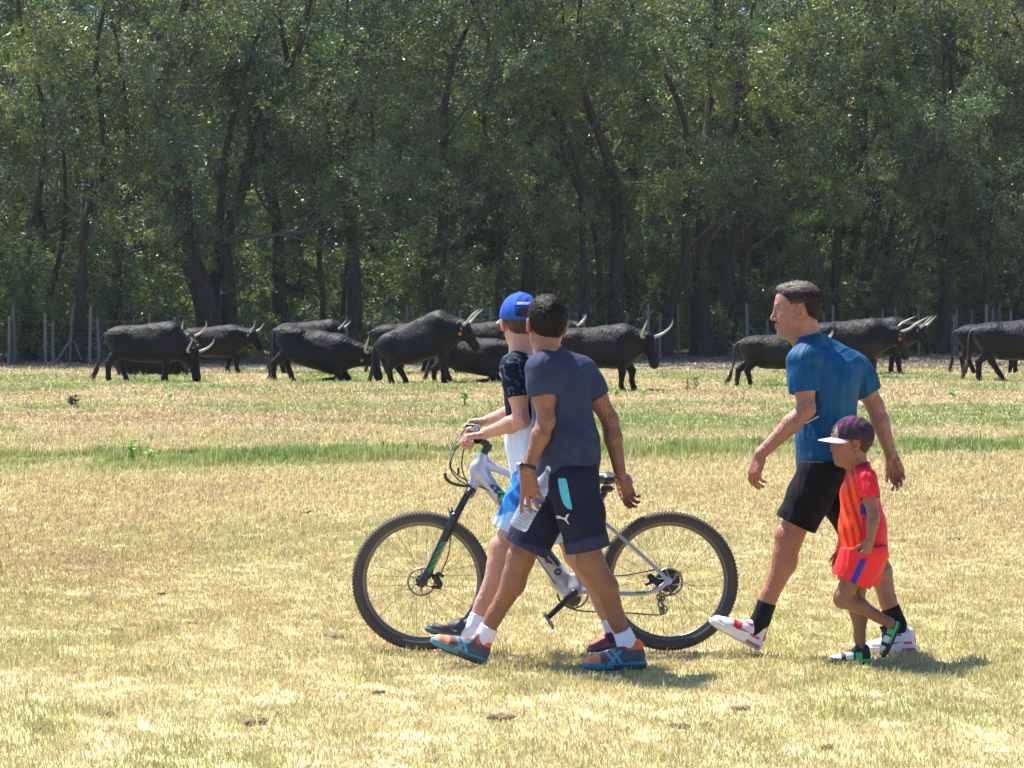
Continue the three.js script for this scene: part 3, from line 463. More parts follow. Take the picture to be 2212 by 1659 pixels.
// a hand: palm, four fingers and a thumb; D towards the fingers, N out of the palm, side +1 right hand, -1 left hand
function handShape(wrist, D, N, side, k, curls, spread = 0.09, thumb = [0.5, 0.35, 0.3]) {
  D = nrm(D); N = nrm(sub(N, D.map(v => v * dot(N, D)))); const S = nrm(side > 0 ? cross(D, N) : cross(N, D)), P = [], at = (a, s, n) => add(add(add(wrist, D, a * k), S, s * k), N, n * k);
  const mcp = [[0.09, 0.029], [0.093, 0.0095], [0.088, -0.0105], [0.079, -0.029]], lens = [[0.043, 0.026, 0.021], [0.047, 0.03, 0.022], [0.044, 0.028, 0.022], [0.034, 0.021, 0.019]];
  mcp.forEach(([a, s]) => P.push(cone(at(-0.012, s * 0.55, 0), at(a, s, 0), 0.0155 * k, 0.0118 * k, 0.012 * k)));
  P.push(cone(at(0.03, -0.018, 0.006), at(0.07, -0.02, 0.004), 0.015 * k, 0.011 * k, 0.015 * k));
  lens.forEach((ls, i) => {
    let p = at(...mcp[i], 0), a = 0; const sp = spread * (1.5 - i), base = nrm(add(D, S, Math.tan(sp)));
    ls.forEach((l, j) => { a += Array.isArray(curls[0]) ? curls[i][j] : curls[j] * (1 + 0.08 * (i - 1)); const dir = nrm(add(base.map(v => v * Math.cos(a)), N, Math.sin(a))), q = add(p, dir, l * k), r = [0.0098, 0.0088, 0.008, 0.007]; P.push(cone(p, q, r[j] * k * (i === 3 ? 0.88 : 1), r[j + 1] * k * (i === 3 ? 0.86 : 1), j ? 0.003 : 0.006 * k)); p = q; });
  });
  let p = at(0.018, 0.02, 0.006), d = nrm(add(add(D, S, thumb[0] * 1.7), N, thumb[1])); const tl = [0.042, 0.032, 0.026], tr = [0.0165, 0.0115, 0.0102, 0.0085];
  tl.forEach((l, j) => { const q = add(p, d, l * k); P.push(cone(p, q, tr[j] * k, tr[j + 1] * k, j ? 0.004 : 0.014 * k)); p = q; d = nrm(add(add(d, D, 0.35), N, thumb[2])); });
  return union(P);
}
// a head in its own frame: X forward, Y up, Z to its left
function headFrame(c, fwd, up, k) { const X = nrm(fwd), Z = nrm(cross(up, X)), Y = nrm(cross(X, Z)); return { c, X, Y, Z, k, at: (x, y, z) => add(add(add(c, X, x * k), Y, y * k), Z, z * k), loc: p => { const q = sub(p, c); return [dot(q, X) / k, dot(q, Y) / k, dot(q, Z) / k]; } }; }
function headSkin(H, o = {}) {
  const { at, k, X, Y, Z } = H, E = (x, y, z, r, b = 0.015) => ell(at(x, y, z), r.map(v => v * k), b * k, X, Y, Z), C = (a, b, r0, r1, s = 0.012) => cone(at(...a), at(...b), r0 * k, r1 * k, s * k), ch = o.child ? 1 : 0;
  const P = [E(-0.012, 0.035, 0, [0.098, 0.086, 0.075]), E(0.032, -0.02 - 0.002 * ch, 0, [0.06 + 0.006 * ch, 0.082, 0.058 + 0.004 * ch], 0.03), E(0.045, 0.045, 0, [0.046 + 0.008 * ch, 0.05, 0.055], 0.03)];
  for (const z of [-1, 1]) P.push(C([-0.01, -0.055, 0.048 * z], [0.06, -0.094, 0.012 * z], 0.022, 0.02, 0.03), E(0.058, -0.018, 0.041 * z, [0.024, 0.022, 0.02], 0.025));
  P.push(E(0.07, -0.096, 0, [0.02, 0.018, 0.022], 0.02), C([0.084, 0.022, -0.028], [0.084, 0.022, 0.028], 0.0115 - 0.003 * ch, 0.0115 - 0.003 * ch, 0.02), C([0.09, 0.012, 0], [0.109 - 0.01 * ch, -0.029, 0], 0.0085, 0.012, 0.012), E(0.096, -0.035, 0.011, [0.011, 0.008, 0.008], 0.006), E(0.096, -0.035, -0.011, [0.011, 0.008, 0.008], 0.006));
  P.push(C([0.086, -0.06, -0.02], [0.092, -0.059, 0], 0.006, 0.008, 0.008), C([0.086, -0.06, 0.02], [0.092, -0.059, 0], 0.006, 0.008, 0.008), C([0.083, -0.071, -0.015], [0.089, -0.072, 0], 0.006, 0.0085, 0.008), C([0.083, -0.071, 0.015], [0.089, -0.072, 0], 0.006, 0.0085, 0.008));
  P.push(C([-0.03, -0.05, 0], [-0.045, -0.15, 0], 0.056 - 0.008 * ch, 0.054 - 0.01 * ch, 0.03), C([0.02, -0.07, 0], [-0.02, -0.15, 0], 0.042, 0.045, 0.03));
  const eye = [E(0.098, 0.002, 0.031, [0.016, 0.012, 0.017], 0), E(0.098, 0.002, -0.031, [0.016, 0.012, 0.017], 0)], balls = [E(0.08, 0.002, 0.031, [0.0125, 0.012, 0.012], 0), E(0.08, 0.002, -0.031, [0.0125, 0.012, 0.012], 0)];
  const ears = []; for (const z of [-1, 1]) { const t = 0.35 * z, Xe = nrm(add(X, Z, -t)), Ze = nrm(add(Z, X, t)); const e = ell(at(-0.012, -0.002, 0.08 * z), [0.024 * k, 0.036 * k, 0.014 * k], 0.006 * k, Xe, Y, Ze), hole = ell(at(-0.006, -0.002, 0.095 * z), [0.013 * k, 0.022 * k, 0.011 * k], 0, Xe, Y, Ze); ears.push([e, hole]); }
  const S = union(P), f = (x, y, z) => { let d = S.f(x, y, z); for (const e of eye) { const q = -e.f(x, y, z) - 0.001, h = 0.01 * k - Math.abs(d - q); d = Math.max(d, q) + (h > 0 ? h * h / (0.04 * k) : 0); } for (const b of balls) d = Math.min(d, b.f(x, y, z)); for (const [e, h] of ears) d = smin(d, Math.max(e.f(x, y, z), -h.f(x, y, z)), 0.006 * k); return d; };
  return { f, lo: S.lo.map(v => v - 0.02), hi: S.hi.map(v => v + 0.02), k: 0.01 };
}
function headColor(H, tone, o = {}) {
  const red = [tone[0] * 1.12, tone[1] * 0.72, tone[2] * 0.66], brow = o.brow || [0.05, 0.035, 0.025];
  return p => {
    const [x, y, z] = H.loc(p), a = Math.abs(z); let c = tone.map(v => v * (0.93 + 0.14 * fbm(x * 60, y * 60, z * 60, 2)));
    c = mix3(c, red, 0.8 * gauss(x + 0.012, 0.022) * sstep(0.07, 0.08, a) + 0.3 * gauss(x - 0.104, 0.012) * gauss(y + 0.03, 0.015) + 0.25 * gauss(y + 0.03, 0.02) * gauss(a - 0.045, 0.015));
    if (x > 0.07 && Math.hypot(y + 0.065, (a) * 0.55) < 0.0115) c = mix3(c, [tone[0] * 0.85, tone[1] * 0.45, tone[2] * 0.42], 0.8);
    if (o.stubble) c = mix3(c, [0.16, 0.13, 0.115], 0.3 * sstep(-0.045, -0.07, y) * sstep(-0.03, 0.02, x));
    const e = Math.hypot(y - 0.002, (a - 0.031) * 0.8); if (x > 0.08 && e < 0.0075 && Math.abs(y - 0.001) < 0.0045) c = e < 0.005 ? [0.02, 0.015, 0.012] : [0.34, 0.3, 0.28];
    if (x > 0.062 && Math.abs(y - 0.024 - 0.004 * gauss(a - 0.035, 0.02)) < 0.005 && a > 0.012 && a < 0.05) c = mix3(c, brow, 0.75);
    return c;
  };
}
function hairOf(H, o) {
  const { at, k, X, Y, Z } = H, t = o.thick || 0.011;
  const a = ell(at(-0.012, 0.036, 0), [0.098 + t, 0.086 + t, 0.075 + t * 0.8].map(v => v * k), 0.01, X, Y, Z), b = ell(at(0.03, 0.062, 0), [0.056 + t * 0.6, 0.042 + t, 0.055].map(v => v * k), 0.03 * k, X, Y, Z), n = ell(at(-0.052, -0.022, 0), [0.042, 0.05, 0.052].map(v => v * k), 0.02 * k, X, Y, Z), q = ell(at(0.056, 0.102, 0), [0.04, 0.017, 0.046].map(v => v * k * (o.quiff || 0.01)), 0.02 * k, X, Y, Z), S = union(o.quiff ? [a, b, n, q] : [a, b, n]);
  const line = o.line || ((x, az) => x > 0.045 ? mix(0.06, 0.078, clamp((x - 0.045) / 0.04)) - (az > 0.04 ? 0.0 : 0) : x > 0.012 ? mix(0.012, 0.06, (x - 0.012) / 0.033) : x > -0.03 ? mix(0.02, 0.012, clamp((x + 0.03) / 0.04)) + 0.012 : mix(-0.052, 0.01, clamp((x + 0.045) / 0.015)));
  return { ...S, f: (x, y, z) => { const [lx, ly, lz] = H.loc([x, y, z]); const side = sstep(0.1, 0.02, ly) * (o.fade || 0), strand = (vnoise(lx * 60, ly * 220, lz * 220) - 0.5) * 0.0045 + (vnoise(lx * 30 + 9, ly * 60, lz * 60) - 0.5) * 0.004 + side; return Math.max(S.f(x, y, z) + strand * k, (line(lx, Math.abs(lz)) - ly + (vnoise(lx * 120, ly * 60, lz * 120) - 0.5) * 0.008) * k); } };
}
// fine strands standing on a hair mesh, merged with it
function strands(g, seed, n, flow, L = 0.008, Wd = 0.0014) {
  const R = rngOf(seed), P = g.attributes.position, N = g.attributes.normal, C = g.attributes.color, pos = [], nor = [], col = [], idx = [];
  for (let i = 0; i < n; i++) { const k = Math.floor(R() * P.count), p = [P.getX(k), P.getY(k), P.getZ(k)], m = [N.getX(k), N.getY(k), N.getZ(k)]; if (m[1] < -0.55) continue; const fl = flow(m), d = nrm(add(add(m, fl, 1.7), [R() - 0.5, R() - 0.5, R() - 0.5], 0.5)), s = nrm(cross(d, [R() - 0.5, R() - 0.5, R() - 0.5])), l = L * (0.5 + R()), b = pos.length / 3, o = add(p, m, -0.002), v = 0.6 + 0.9 * R();
    pos.push(...add(o, s, Wd), ...add(o, s, -Wd), ...add(add(o, d, l), m, l * 0.15)); for (let q = 0; q < 3; q++) { nor.push(...m); col.push(C.getX(k) * v, C.getY(k) * v, C.getZ(k) * v); } idx.push(b, b + 1, b + 2); }
  const h = new THREE.BufferGeometry(); h.setAttribute('position', new THREE.Float32BufferAttribute(pos, 3)); h.setAttribute('normal', new THREE.Float32BufferAttribute(nor, 3)); h.setAttribute('color', new THREE.Float32BufferAttribute(col, 3)); h.setIndex(idx); return mergeGeometries([g, h]);
}
// a shoe: heel and toe points on its underside, up direction; returns upper, sole and a local reading (u heel to toe, v height, w side)
function shoeShape(heel, toe, up, tone, soleTone, k = 1, opt = {}) {
  const L = len(sub(toe, heel)), X = nrm(sub(toe, heel)), Zr = nrm(cross(X, up)), Y = nrm(cross(Zr, X)), q = L / 0.29, at = (x, y, z) => add(add(add(heel, X, x * q), Y, y * q), Zr, z * q);
  const C = (a, b, r0, r1, ku = 1, s = 0.02) => cone(at(...a), at(...b), r0 * q, r1 * q, s * q, Zr, ku);
  const P = [C([0.045, 0.05, 0], [0.12, 0.048, 0], 0.036, 0.036, 1.08), C([0.12, 0.045, 0], [0.2, 0.034, 0.002], 0.036, 0.034, 1.28), C([0.2, 0.034, 0.002], [0.247, 0.032, 0.004], 0.033, 0.029, 1.3), C([0.042, 0.06, 0], [0.046, 0.098, 0], 0.034, 0.031, 1.02, 0.012), C([0.085, 0.078, 0], [0.175, 0.05, 0], 0.034, 0.029, 1.1, 0.015)];
  if (opt.tongue !== false) P.push(C([0.105, 0.09, 0], [0.094, 0.118, 0], 0.018, 0.013, 1.7, 0.01));
  const U = union(P), cut = { ...U, f: (x, y, z) => Math.max(U.f(x, y, z), -(dot(sub([x, y, z], heel), Y) - 0.016 * q)) };
  const loc = p => { const v = sub(p, heel); return [dot(v, X) / L, dot(v, Y) / q, dot(v, Zr) / q]; };
  const S = union([C([0.04, 0.022, 0], [0.12, 0.022, 0], 0.04, 0.038, 1.06), C([0.12, 0.022, 0], [0.21, 0.022, 0.003], 0.038, 0.04, 1.16), C([0.21, 0.022, 0.003], [0.25, 0.03, 0.004], 0.04, 0.037, 1.14)]);
  const sole = { ...S, f: (x, y, z) => { const v = sub([x, y, z], heel), h = dot(v, Y) / q, u = dot(v, X) / L, spring = u > 0.72 ? (u - 0.72) * (u - 0.72) * 0.16 : u < 0.12 ? (0.12 - u) * (0.12 - u) * 0.5 : 0; return Math.max(S.f(x, y, z), (spring - h) * q, (h - (0.034 + 0.006 * (1 - u))) * q); } };
  return { upper: meshField(cut, 0.0045 * k, p => tone(...loc(p))), sole: meshField(sole, 0.0045 * k, p => soleTone(...loc(p))), S: cut, at, X, Y, Zr, L, q };
}
// a flat print laid on a shape: outline points in metres in the plane (e1, e2) round an origin, pushed along dir onto the shape
function printOn(S, outline, origin, e1, e2, dir, lift = 0.0025, reach = 0.25) {
  const sh = new THREE.Shape(outline.map(([x, y]) => new THREE.Vector2(x, y))), g = new THREE.ShapeGeometry(sh, 6), p = g.attributes.position, n = nrm(dir);
  for (let i = 0; i < p.count; i++) { const q0 = add(add(origin, e1, p.getX(i)), e2, p.getY(i)); let q = q0, hit = false, run = 0; for (let k = 0; k < 90 && run < 0.6; k++) { const d = S.f(...q) - lift; if (d < 0.0004) { hit = true; break; } q = add(q, n, d * 0.7); run += d * 0.7; } if (!hit) { q = add(q0, n, reach); for (let k = 0; k < 30; k++) { const d = S.f(...q) - lift, e = 0.002; q = add(q, nrm([S.f(q[0] + e, q[1], q[2]) - S.f(q[0] - e, q[1], q[2]), S.f(q[0], q[1] + e, q[2]) - S.f(q[0], q[1] - e, q[2]), S.f(q[0], q[1], q[2] + e) - S.f(q[0], q[1], q[2] - e)]), -d * 0.8); } } p.setXYZ(i, ...q); }
  g.computeVertexNormals(); return g;
}
// a printed band given row by row as [row y, left x, right x], laid on a shape the same way
function bandOn(S, rows, place, cols, lift = 0.003) {
  const pos = [], idx = []; rows.forEach(([y, a, b]) => { for (let i = 0; i <= cols; i++) { let q = place(mix(a, b, i / cols), y); for (let k = 0; k < 90; k++) { const d = S.f(...q) - lift; if (d < 0.0004) break; q = add(q, [0, 0, -1], d * 0.7); } pos.push(...q); } });
  for (let r = 0; r < rows.length - 1; r++) for (let i = 0; i < cols; i++) { const a = r * (cols + 1) + i; idx.push(a, a + cols + 1, a + 1, a + 1, a + cols + 1, a + cols + 2); }
  const g = new THREE.BufferGeometry(); g.setAttribute('position', new THREE.Float32BufferAttribute(pos, 3)); g.setIndex(idx); g.computeVertexNormals(); return g;
}
function person(o) {
  const j = o.j, k = o.k || 1, kr = o.kr || k, root = o.root; root[1] = 0;
  const t = thing('person', o.label, 'person', root, 'people walking across the field'), put = (name, S, cell, color, mat, parent = t, label) => part(name, flatUV(shift(meshField(S, cell, color), root), 1.6), mat, parent, label);
  const lat = nrm(sub(j.shoulderL, j.shoulderR)), chestUp = nrm(sub(j.neck, j.pelvis)), fwd = nrm(cross(lat, chestUp));
  const c = (a, b, ra, rb, s = 0.03, u = null, ku = 1) => cone(a, b, ra * kr, rb * kr, s * kr, u, ku);
  const H = headFrame(j.head, o.look, o.headUp || [0, 1, 0], o.headK);
  // skin
  const P = [c(j.hipL, j.hipR, 0.08, 0.08), c(j.pelvis, j.waist, 0.1, 0.1, 0.05, lat, 1.15), c(j.waist, j.chest, 0.1, 0.115, 0.05, lat, 1.25), c(lerp3(j.shoulderL, j.shoulderR, 0.1), lerp3(j.shoulderL, j.shoulderR, 0.9), 0.06, 0.06, 0.05), c(j.neck, add(j.head, H.Y, -0.05 * o.headK), 0.058, 0.054, 0.03), c(j.neck, lerp3(j.neck, j.shoulderL, 0.7), 0.05, 0.05), c(j.neck, lerp3(j.neck, j.shoulderR, 0.7), 0.05, 0.05)];
  const limb = {};
  for (const s of ['L', 'R']) {
    const sh = j['shoulder' + s], el = j['elbow' + s], wr = j['wrist' + s], hp = j['hip' + s], kn = j['knee' + s], an = j['ankle' + s];
    const mid = lerp3(el, wr, 0.32), shin = nrm(sub(an, kn)), back = o.back || [1, 0, 0], calf = add(lerp3(kn, an, 0.32), back, 0.018 * kr), bw = nrm(sub(back, shin.map(v => v * dot(back, shin))));
    P.push(c(sh, lerp3(sh, el, 0.5), 0.058, 0.05), c(lerp3(sh, el, 0.5), el, 0.049, 0.041), c(el, mid, 0.041, 0.043, 0.02), c(mid, wr, 0.043, 0.027, 0.02), c(lerp3(el, wr, 0.85), wr, 0.027, 0.026, 0.01));
    P.push(c(hp, kn, 0.085, 0.06), c(kn, lerp3(kn, an, 0.2), 0.058, 0.052, 0.02), c(kn, calf, 0.05, 0.057, 0.03), c(calf, lerp3(kn, an, 0.75), 0.055, 0.038, 0.02), c(lerp3(kn, an, 0.7), an, 0.039, 0.036, 0.02), ell(add(kn, bw, -0.032 * kr), [0.035 * kr, 0.042 * kr, 0.035 * kr], 0.03 * kr), c(an, add(an, [0, -0.03 * kr, 0]), 0.036, 0.034, 0.02));
    limb[s] = { sh, el, wr, hp, kn, an };
  }
  const tone = o.skin, toneAt = p => { const n = fbm(p[0] * 22, p[1] * 22, p[2] * 22, 3), m = fbm(p[0] * 5 + 3, p[1] * 5, p[2] * 5, 2); return [tone[0] * (0.86 + 0.28 * n), tone[1] * (0.82 + 0.28 * n + 0.08 * m), tone[2] * (0.8 + 0.3 * n + 0.1 * m)]; };
  const bodyG = meshField(union(P), 0.0105, toneAt), parts = [bodyG, meshField(headSkin(H, o), 0.0034 * o.headK, headColor(H, tone, o))];
  for (const s of ['L', 'R']) { const h = o.hands[s], S = handShape(j['wrist' + s], h.dir, h.palm, s === 'R' ? 1 : -1, (h.k || 1) * kr, h.curl, h.spread, h.thumb); parts.push(meshField(S, 0.0036 * kr, p => toneAt(p).map((v, i) => v * [1.02, 0.93, 0.92][i]))); }
  const body = shift(mergeGeometries(parts), root); part('body', flatUV(body, 2), skinMat, t);
  // clothes
  const fold = (o.fold || ((x, y, z) => 0));
  const folded = (S, F) => ({ ...S, f: (x, y, z) => S.f(x, y, z) + F(x, y, z) });
  const cut = (S, planes) => ({ ...S, f: (x, y, z) => { let d = S.f(x, y, z); for (const [q, n] of planes) d = Math.max(d, (x - q[0]) * n[0] + (y - q[1]) * n[1] + (z - q[2]) * n[2]); return d; } });
  const hollow = (S, a, b, ra, rb) => { const I = cone(a, b, ra, rb); return { ...S, f: (x, y, z) => Math.max(S.f(x, y, z), -I.f(x, y, z)) }; };
  const T = o.shirt, hem = T.hem, hd = nrm(sub(hem, j.waist));
  const hipLat = nrm(sub(j.hipL, j.hipR)); let torso = union([c(add(hem, hd, 0.06), lerp3(hem, j.waist, 0.75), T.r[0], T.r[1], 0.05, hipLat, T.w[0]), c(lerp3(hem, j.waist, 0.5), j.waist, T.r[1], T.r[1], 0.05, lat, T.w[1] * 0.95), c(j.waist, j.chest, T.r[1], T.r[2], 0.06, lat, T.w[1]), c(lerp3(j.shoulderL, j.shoulderR, 0.06), lerp3(j.shoulderL, j.shoulderR, 0.94), 0.071, 0.071, 0.07), c(j.neck, lerp3(j.neck, j.shoulderL, 0.8), 0.064, 0.064, 0.04), c(j.neck, lerp3(j.neck, j.shoulderR, 0.8), 0.064, 0.064, 0.04), ...(T.more || [])]);
  torso = cut(folded(torso, fold), [[hem, hd], [add(j.neck, chestUp, T.collar ?? 0.02), nrm(add(chestUp, fwd, T.vneck ?? 0.35))]]);
  const sleeves = ['L', 'R'].map(s => { const { sh, el } = limb[s], e = lerp3(sh, el, T.sleeve), dd = nrm(sub(el, sh)), over = add(e, dd, 0.05); const S0 = union([c(sh, lerp3(sh, e, 0.5), 0.075, 0.071, 0.03), c(lerp3(sh, e, 0.5), over, 0.071, T.cuff || 0.07, 0.03)]); return hollow(cut(folded(S0, fold), [[e, dd]]), add(e, dd, -0.018), over, (T.cuff || 0.07) * kr - 0.013, (T.cuff || 0.07) * kr - 0.011); });
  const ST = { f: (x, y, z) => smin(smin(torso.f(x, y, z), sleeves[0].f(x, y, z), 0.02), sleeves[1].f(x, y, z), 0.02), lo: [0, 1, 2].map(i => Math.min(torso.lo[i], sleeves[0].lo[i], sleeves[1].lo[i])), hi: [0, 1, 2].map(i => Math.max(torso.hi[i], sleeves[0].hi[i], sleeves[1].hi[i])), k: 0.01 };
  const frame = { H, lat, fwd, chestUp, j, limb };
  const shirt = put('shirt', ST, o.cell || 0.0075, p => T.color(p, frame), T.mat || clothMat, t, T.label);
  const fold2 = o.fold2 || fold, B = o.shorts, SB0 = union([c(j.hipL, j.hipR, B.r[0], B.r[0]), c(j.pelvis, lerp3(j.pelvis, j.waist, 0.3), B.r[0], B.r[0] * 0.9, 0.05, lat, 1.1), ...(B.more || [])]);
  const legs = ['L', 'R'].map(s => { const { hp, kn } = limb[s], e = lerp3(hp, kn, B.len[s] ?? B.len), dd = nrm(sub(kn, hp)), over = add(e, dd, 0.05), S0 = union([c(hp, lerp3(hp, e, 0.5), B.r[0] * 0.98, B.r[1], 0.03), c(lerp3(hp, e, 0.5), over, B.r[1], B.r[2], 0.03), ...(B.roll ? [c(add(e, dd, -0.05), add(e, dd, 0.02), B.r[2] + 0.006, B.r[2] + 0.006, 0.002)] : [])]); return hollow(cut(folded(S0, fold2), [[e, nrm(add(dd, B.tilt || [0, 0, 0]))]]), add(e, dd, -0.018), over, B.r[2] * kr - 0.013, B.r[2] * kr - 0.011); });
  const top = lerp3(hem, j.waist, 0.42); const SB = { f: (x, y, z) => Math.max(smin(smin(SB0.f(x, y, z) + fold2(x, y, z), legs[0].f(x, y, z), 0.03), legs[1].f(x, y, z), 0.03), -((x - top[0]) * hd[0] + (y - top[1]) * hd[1] + (z - top[2]) * hd[2])), lo: [0, 1, 2].map(i => Math.min(SB0.lo[i], legs[0].lo[i], legs[1].lo[i])), hi: [0, 1, 2].map(i => Math.max(SB0.hi[i], legs[0].hi[i], legs[1].hi[i])), k: 0.01 };
  const shorts = put('shorts', SB, o.cell || 0.0075, p => B.color(p, frame), B.mat || clothMat, t, B.label);
  const shoes = {};
  for (const s of ['L', 'R']) {
    const { kn, an } = limb[s], f = o.feet[s];
    if (o.sock) { const up = nrm(sub(kn, an)), top = add(an, up, o.sock.h), S = union([c(an, top, 0.043, o.sock.r || 0.044, 0.01), c(an, lerp3(an, lerp3(f.heel, f.toe, 0.3), 0.55), 0.042, 0.042, 0.02)]); put('sock', cut(S, [[top, up]]), 0.006, p => o.sock.tone.map(v => v * (0.92 + 0.16 * vnoise(p[0] * 200, p[1] * 300, p[2] * 200))), clothMat); }
    const sh = shoeShape(f.heel, f.toe, f.up || [0, 1, 0], f.tone || o.shoe.tone, f.sole || o.shoe.sole, k); shoes[s] = sh;
    const m = part('shoe', shift(sh.upper, root), shoeMat, t, o.shoe.label); sh.mesh = m; part('sole', shift(sh.sole, root), shoeMat, m);
    const lace = []; for (let i = 0; i < 5; i++) { const x = 0.1 + i * 0.018, y = 0.107 - i * 0.0085; lace.push(pipe([sh.at(x, y - 0.006, -0.026), sh.at(x + 0.004, y + 0.004, 0), sh.at(x + 0.008, y - 0.008, 0.026)], 0.0028 * sh.q, 6, 4)); }
    if (f.lace !== null) part('laces', shift(merge(lace), root), std(o.shoe.lace || [0.5, 0.5, 0.5], 0.8), m);
  }
  return { t, root, H, put, ST, SB, shirt, shorts, shoes, frame, part: (n, g, m, p = t, l) => part(n, shift(g, root), m, p, l) };
}
const inside = (p, poly) => { let r = false; for (let i = 0, j = poly.length - 1; i < poly.length; j = i++) if ((poly[i][1] > p[1]) !== (poly[j][1] > p[1]) && p[0] < (poly[j][0] - poly[i][0]) * (p[1] - poly[i][1]) / (poly[j][1] - poly[i][1]) + poly[i][0]) r = !r; return r; };
const grain = (c, p, a = 0.12, f = 150) => { const n = 1 - a / 2 + a * vnoise(p[0] * f, p[1] * f, p[2] * f); return c.map(v => v * n); };
// ---------------------------------------------------------------- the four walkers
function hairPart(N, seed, n, S, cell, color) { const { X, Y } = N.H; const g = strands(meshField(S, cell, color), seed, n, m => add(X.map(v => v * (m[1] > 0.6 ? 0.35 : -0.35)), Y, m[1] > 0.6 ? 0 : -0.5)); return N.part('hair', g, hairMat); }
const JOF = d0 => (px, py, dz = 0) => W(px, py, d0 + dz);
{ // the dark-haired man in the navy T-shirt
  const J = JOF(13.3);
  const cuffTone = sr('#31334e'), body = sr('#1f2034'), cyan = sr('#46aecd');
  const px = p => [PXW / 2 + p[0] / -p[2] * FOCAL, HORIZON + (EYE - p[1]) / -p[2] * FOCAL];
  const N = person({
    label: 'dark-haired man in navy T-shirt and rolled shorts, holding a water bottle', root: J(1230, 1447), k: 1, headK: 1.08, look: [-0.28, 0.02, -0.96], headUp: [0.05, 1, 0.0], skin: sr('#8a5a3e'), back: [1, 0, -0.1],
    j: { pelvis: J(1228, 1028), waist: J(1222, 945), chest: J(1212, 848, 0), neck: J(1192, 768), head: J(1179, 702), shoulderL: J(1166, 800, -0.13), shoulderR: J(1258, 806, 0.13), elbowL: J(1180, 908, -0.17), wristL: J(1139, 1016, -0.21), elbowR: J(1317, 906, 0.16), wristR: J(1341, 1030, 0.12), hipL: J(1238, 1032, -0.085), hipR: J(1214, 1032, 0.085), kneeL: J(1276, 1212, -0.07), ankleL: J(1353, 1385, -0.04), kneeR: J(1126, 1206, 0.08), ankleR: J(1047, 1376, 0.1) },
    hands: { L: { dir: [0.12, -1, 0.05], palm: [0.25, 0, -1], curl: [[0.1, 0.25, 0.2], [0.2, 0.35, 0.3], [0.25, 0.4, 0.3], [0.3, 0.4, 0.3]], spread: 0.19, k: 1.1, thumb: [0.3, 0.9, 0.3] }, R: { dir: [0.35, -0.93, 0.05], palm: [0.35, 0.25, 0.9], curl: [0.42, 0.6, 0.4], spread: 0.06, thumb: [0.35, 0.5, 0.3] } },
    fold: (x, y, z) => 0.016 * (vnoise(x * 12 + y * 6, y * 5, z * 12) - 0.5) + 0.03 * (Math.abs(vnoise(x * 5 + 2, y * 15 + x * 12, z * 5) - 0.5) - 0.2) * sstep(1.3, 0.95, y),
    fold2: (x, y, z) => 0.014 * (vnoise(x * 9, y * 12 + x * 9, z * 9) - 0.5),
    shirt: { hem: J(1228, 1044), r: [0.138, 0.13, 0.13], w: [1.42, 1.2], sleeve: 0.53, cuff: 0.066, vneck: 0.1, collar: 0.03, color: p => grain(sr('#343a50'), p, 0.2), label: 'plain navy blue T-shirt' },
    shorts: { r: [0.118, 0.11, 0.104], len: { L: 0.86, R: 0.88 }, roll: true, tilt: [0, 0, 0], color: p => { const q = px(p); const cuff = (q[0] < 1200 && q[1] > 1166 + (q[0] - 1100) * 0.24) || (q[0] >= 1200 && q[1] > 1172 - (q[0] - 1240) * 0.3); return grain(cuff ? cuffTone : body, p, 0.2); }, label: 'dark navy shorts with a cyan pocket stripe and rolled hems' },
    sock: { h: 0.055, tone: sr('#e4e2ee'), r: 0.045 },
    feet: { L: { heel: J(1397, 1444, -0.03), toe: J(1256, 1449, -0.1) }, R: { heel: J(1049, 1440, 0.1), toe: J(925, 1391, 0.02), up: [0.36, 1, 0] } },
    shoe: { label: 'grey and orange running shoe with turquoise stripes', lace: sr('#2a3b42'),
      tone: (u, v, w) => { const n = vnoise(u * 60, v * 400, w * 300); if (u > 0.74) return mix3(sr('#f0713a'), sr('#e58a6d'), n); if (v > 0.088 && u < 0.34) return sr('#f06a22'); if (v < 0.085 && u > 0.3 && u < 0.66 && (Math.abs(u - 0.36 - v * 2.2) < 0.022 || Math.abs(u - 0.46 - v * 2.2) < 0.022 || Math.abs(u - 0.72 + v * 3.4) < 0.022)) return sr('#3fa7bd'); return u > 0.42 && n > 0.62 ? sr('#b4522e') : mix3(sr('#3d4248'), sr('#575c62'), n); },
      sole: (u, v) => v < 0.01 ? sr('#2f3a3f') : u > 0.55 ? sr('#3e8a93') : v > 0.026 ? sr('#2c86a0') : sr('#39454b') },
  });
  const hair = hairOf(N.H, { thick: 0.013, line: (x, az) => x > 0.03 ? 0.062 : x > -0.01 ? 0.03 : mix(-0.066, 0.01, clamp((x + 0.05) / 0.03)) });
  hairPart(N, 71, 5200, hair, 0.005, p => { const n = vnoise(p[0] * 130, p[1] * 40, p[2] * 130); return mix3([0.005, 0.0042, 0.0036], [0.024, 0.017, 0.012], n * n); });
  N.part('pocket_stripe', bandOn(N.SB, [[1038, 1207, 1223], [1046, 1207, 1226], [1056, 1208.5, 1228], [1066, 1210.5, 1230], [1076, 1212.5, 1232], [1086, 1215.5, 1234], [1094, 1219, 1236], [1100, 1223, 1237], [1104, 1227, 1237.5], [1106, 1233, 1237.5]], (x, y) => J(x, y, -0.35), 4, 0.004), std(cyan, 0.75), N.shorts, 'cyan pocket stripe');
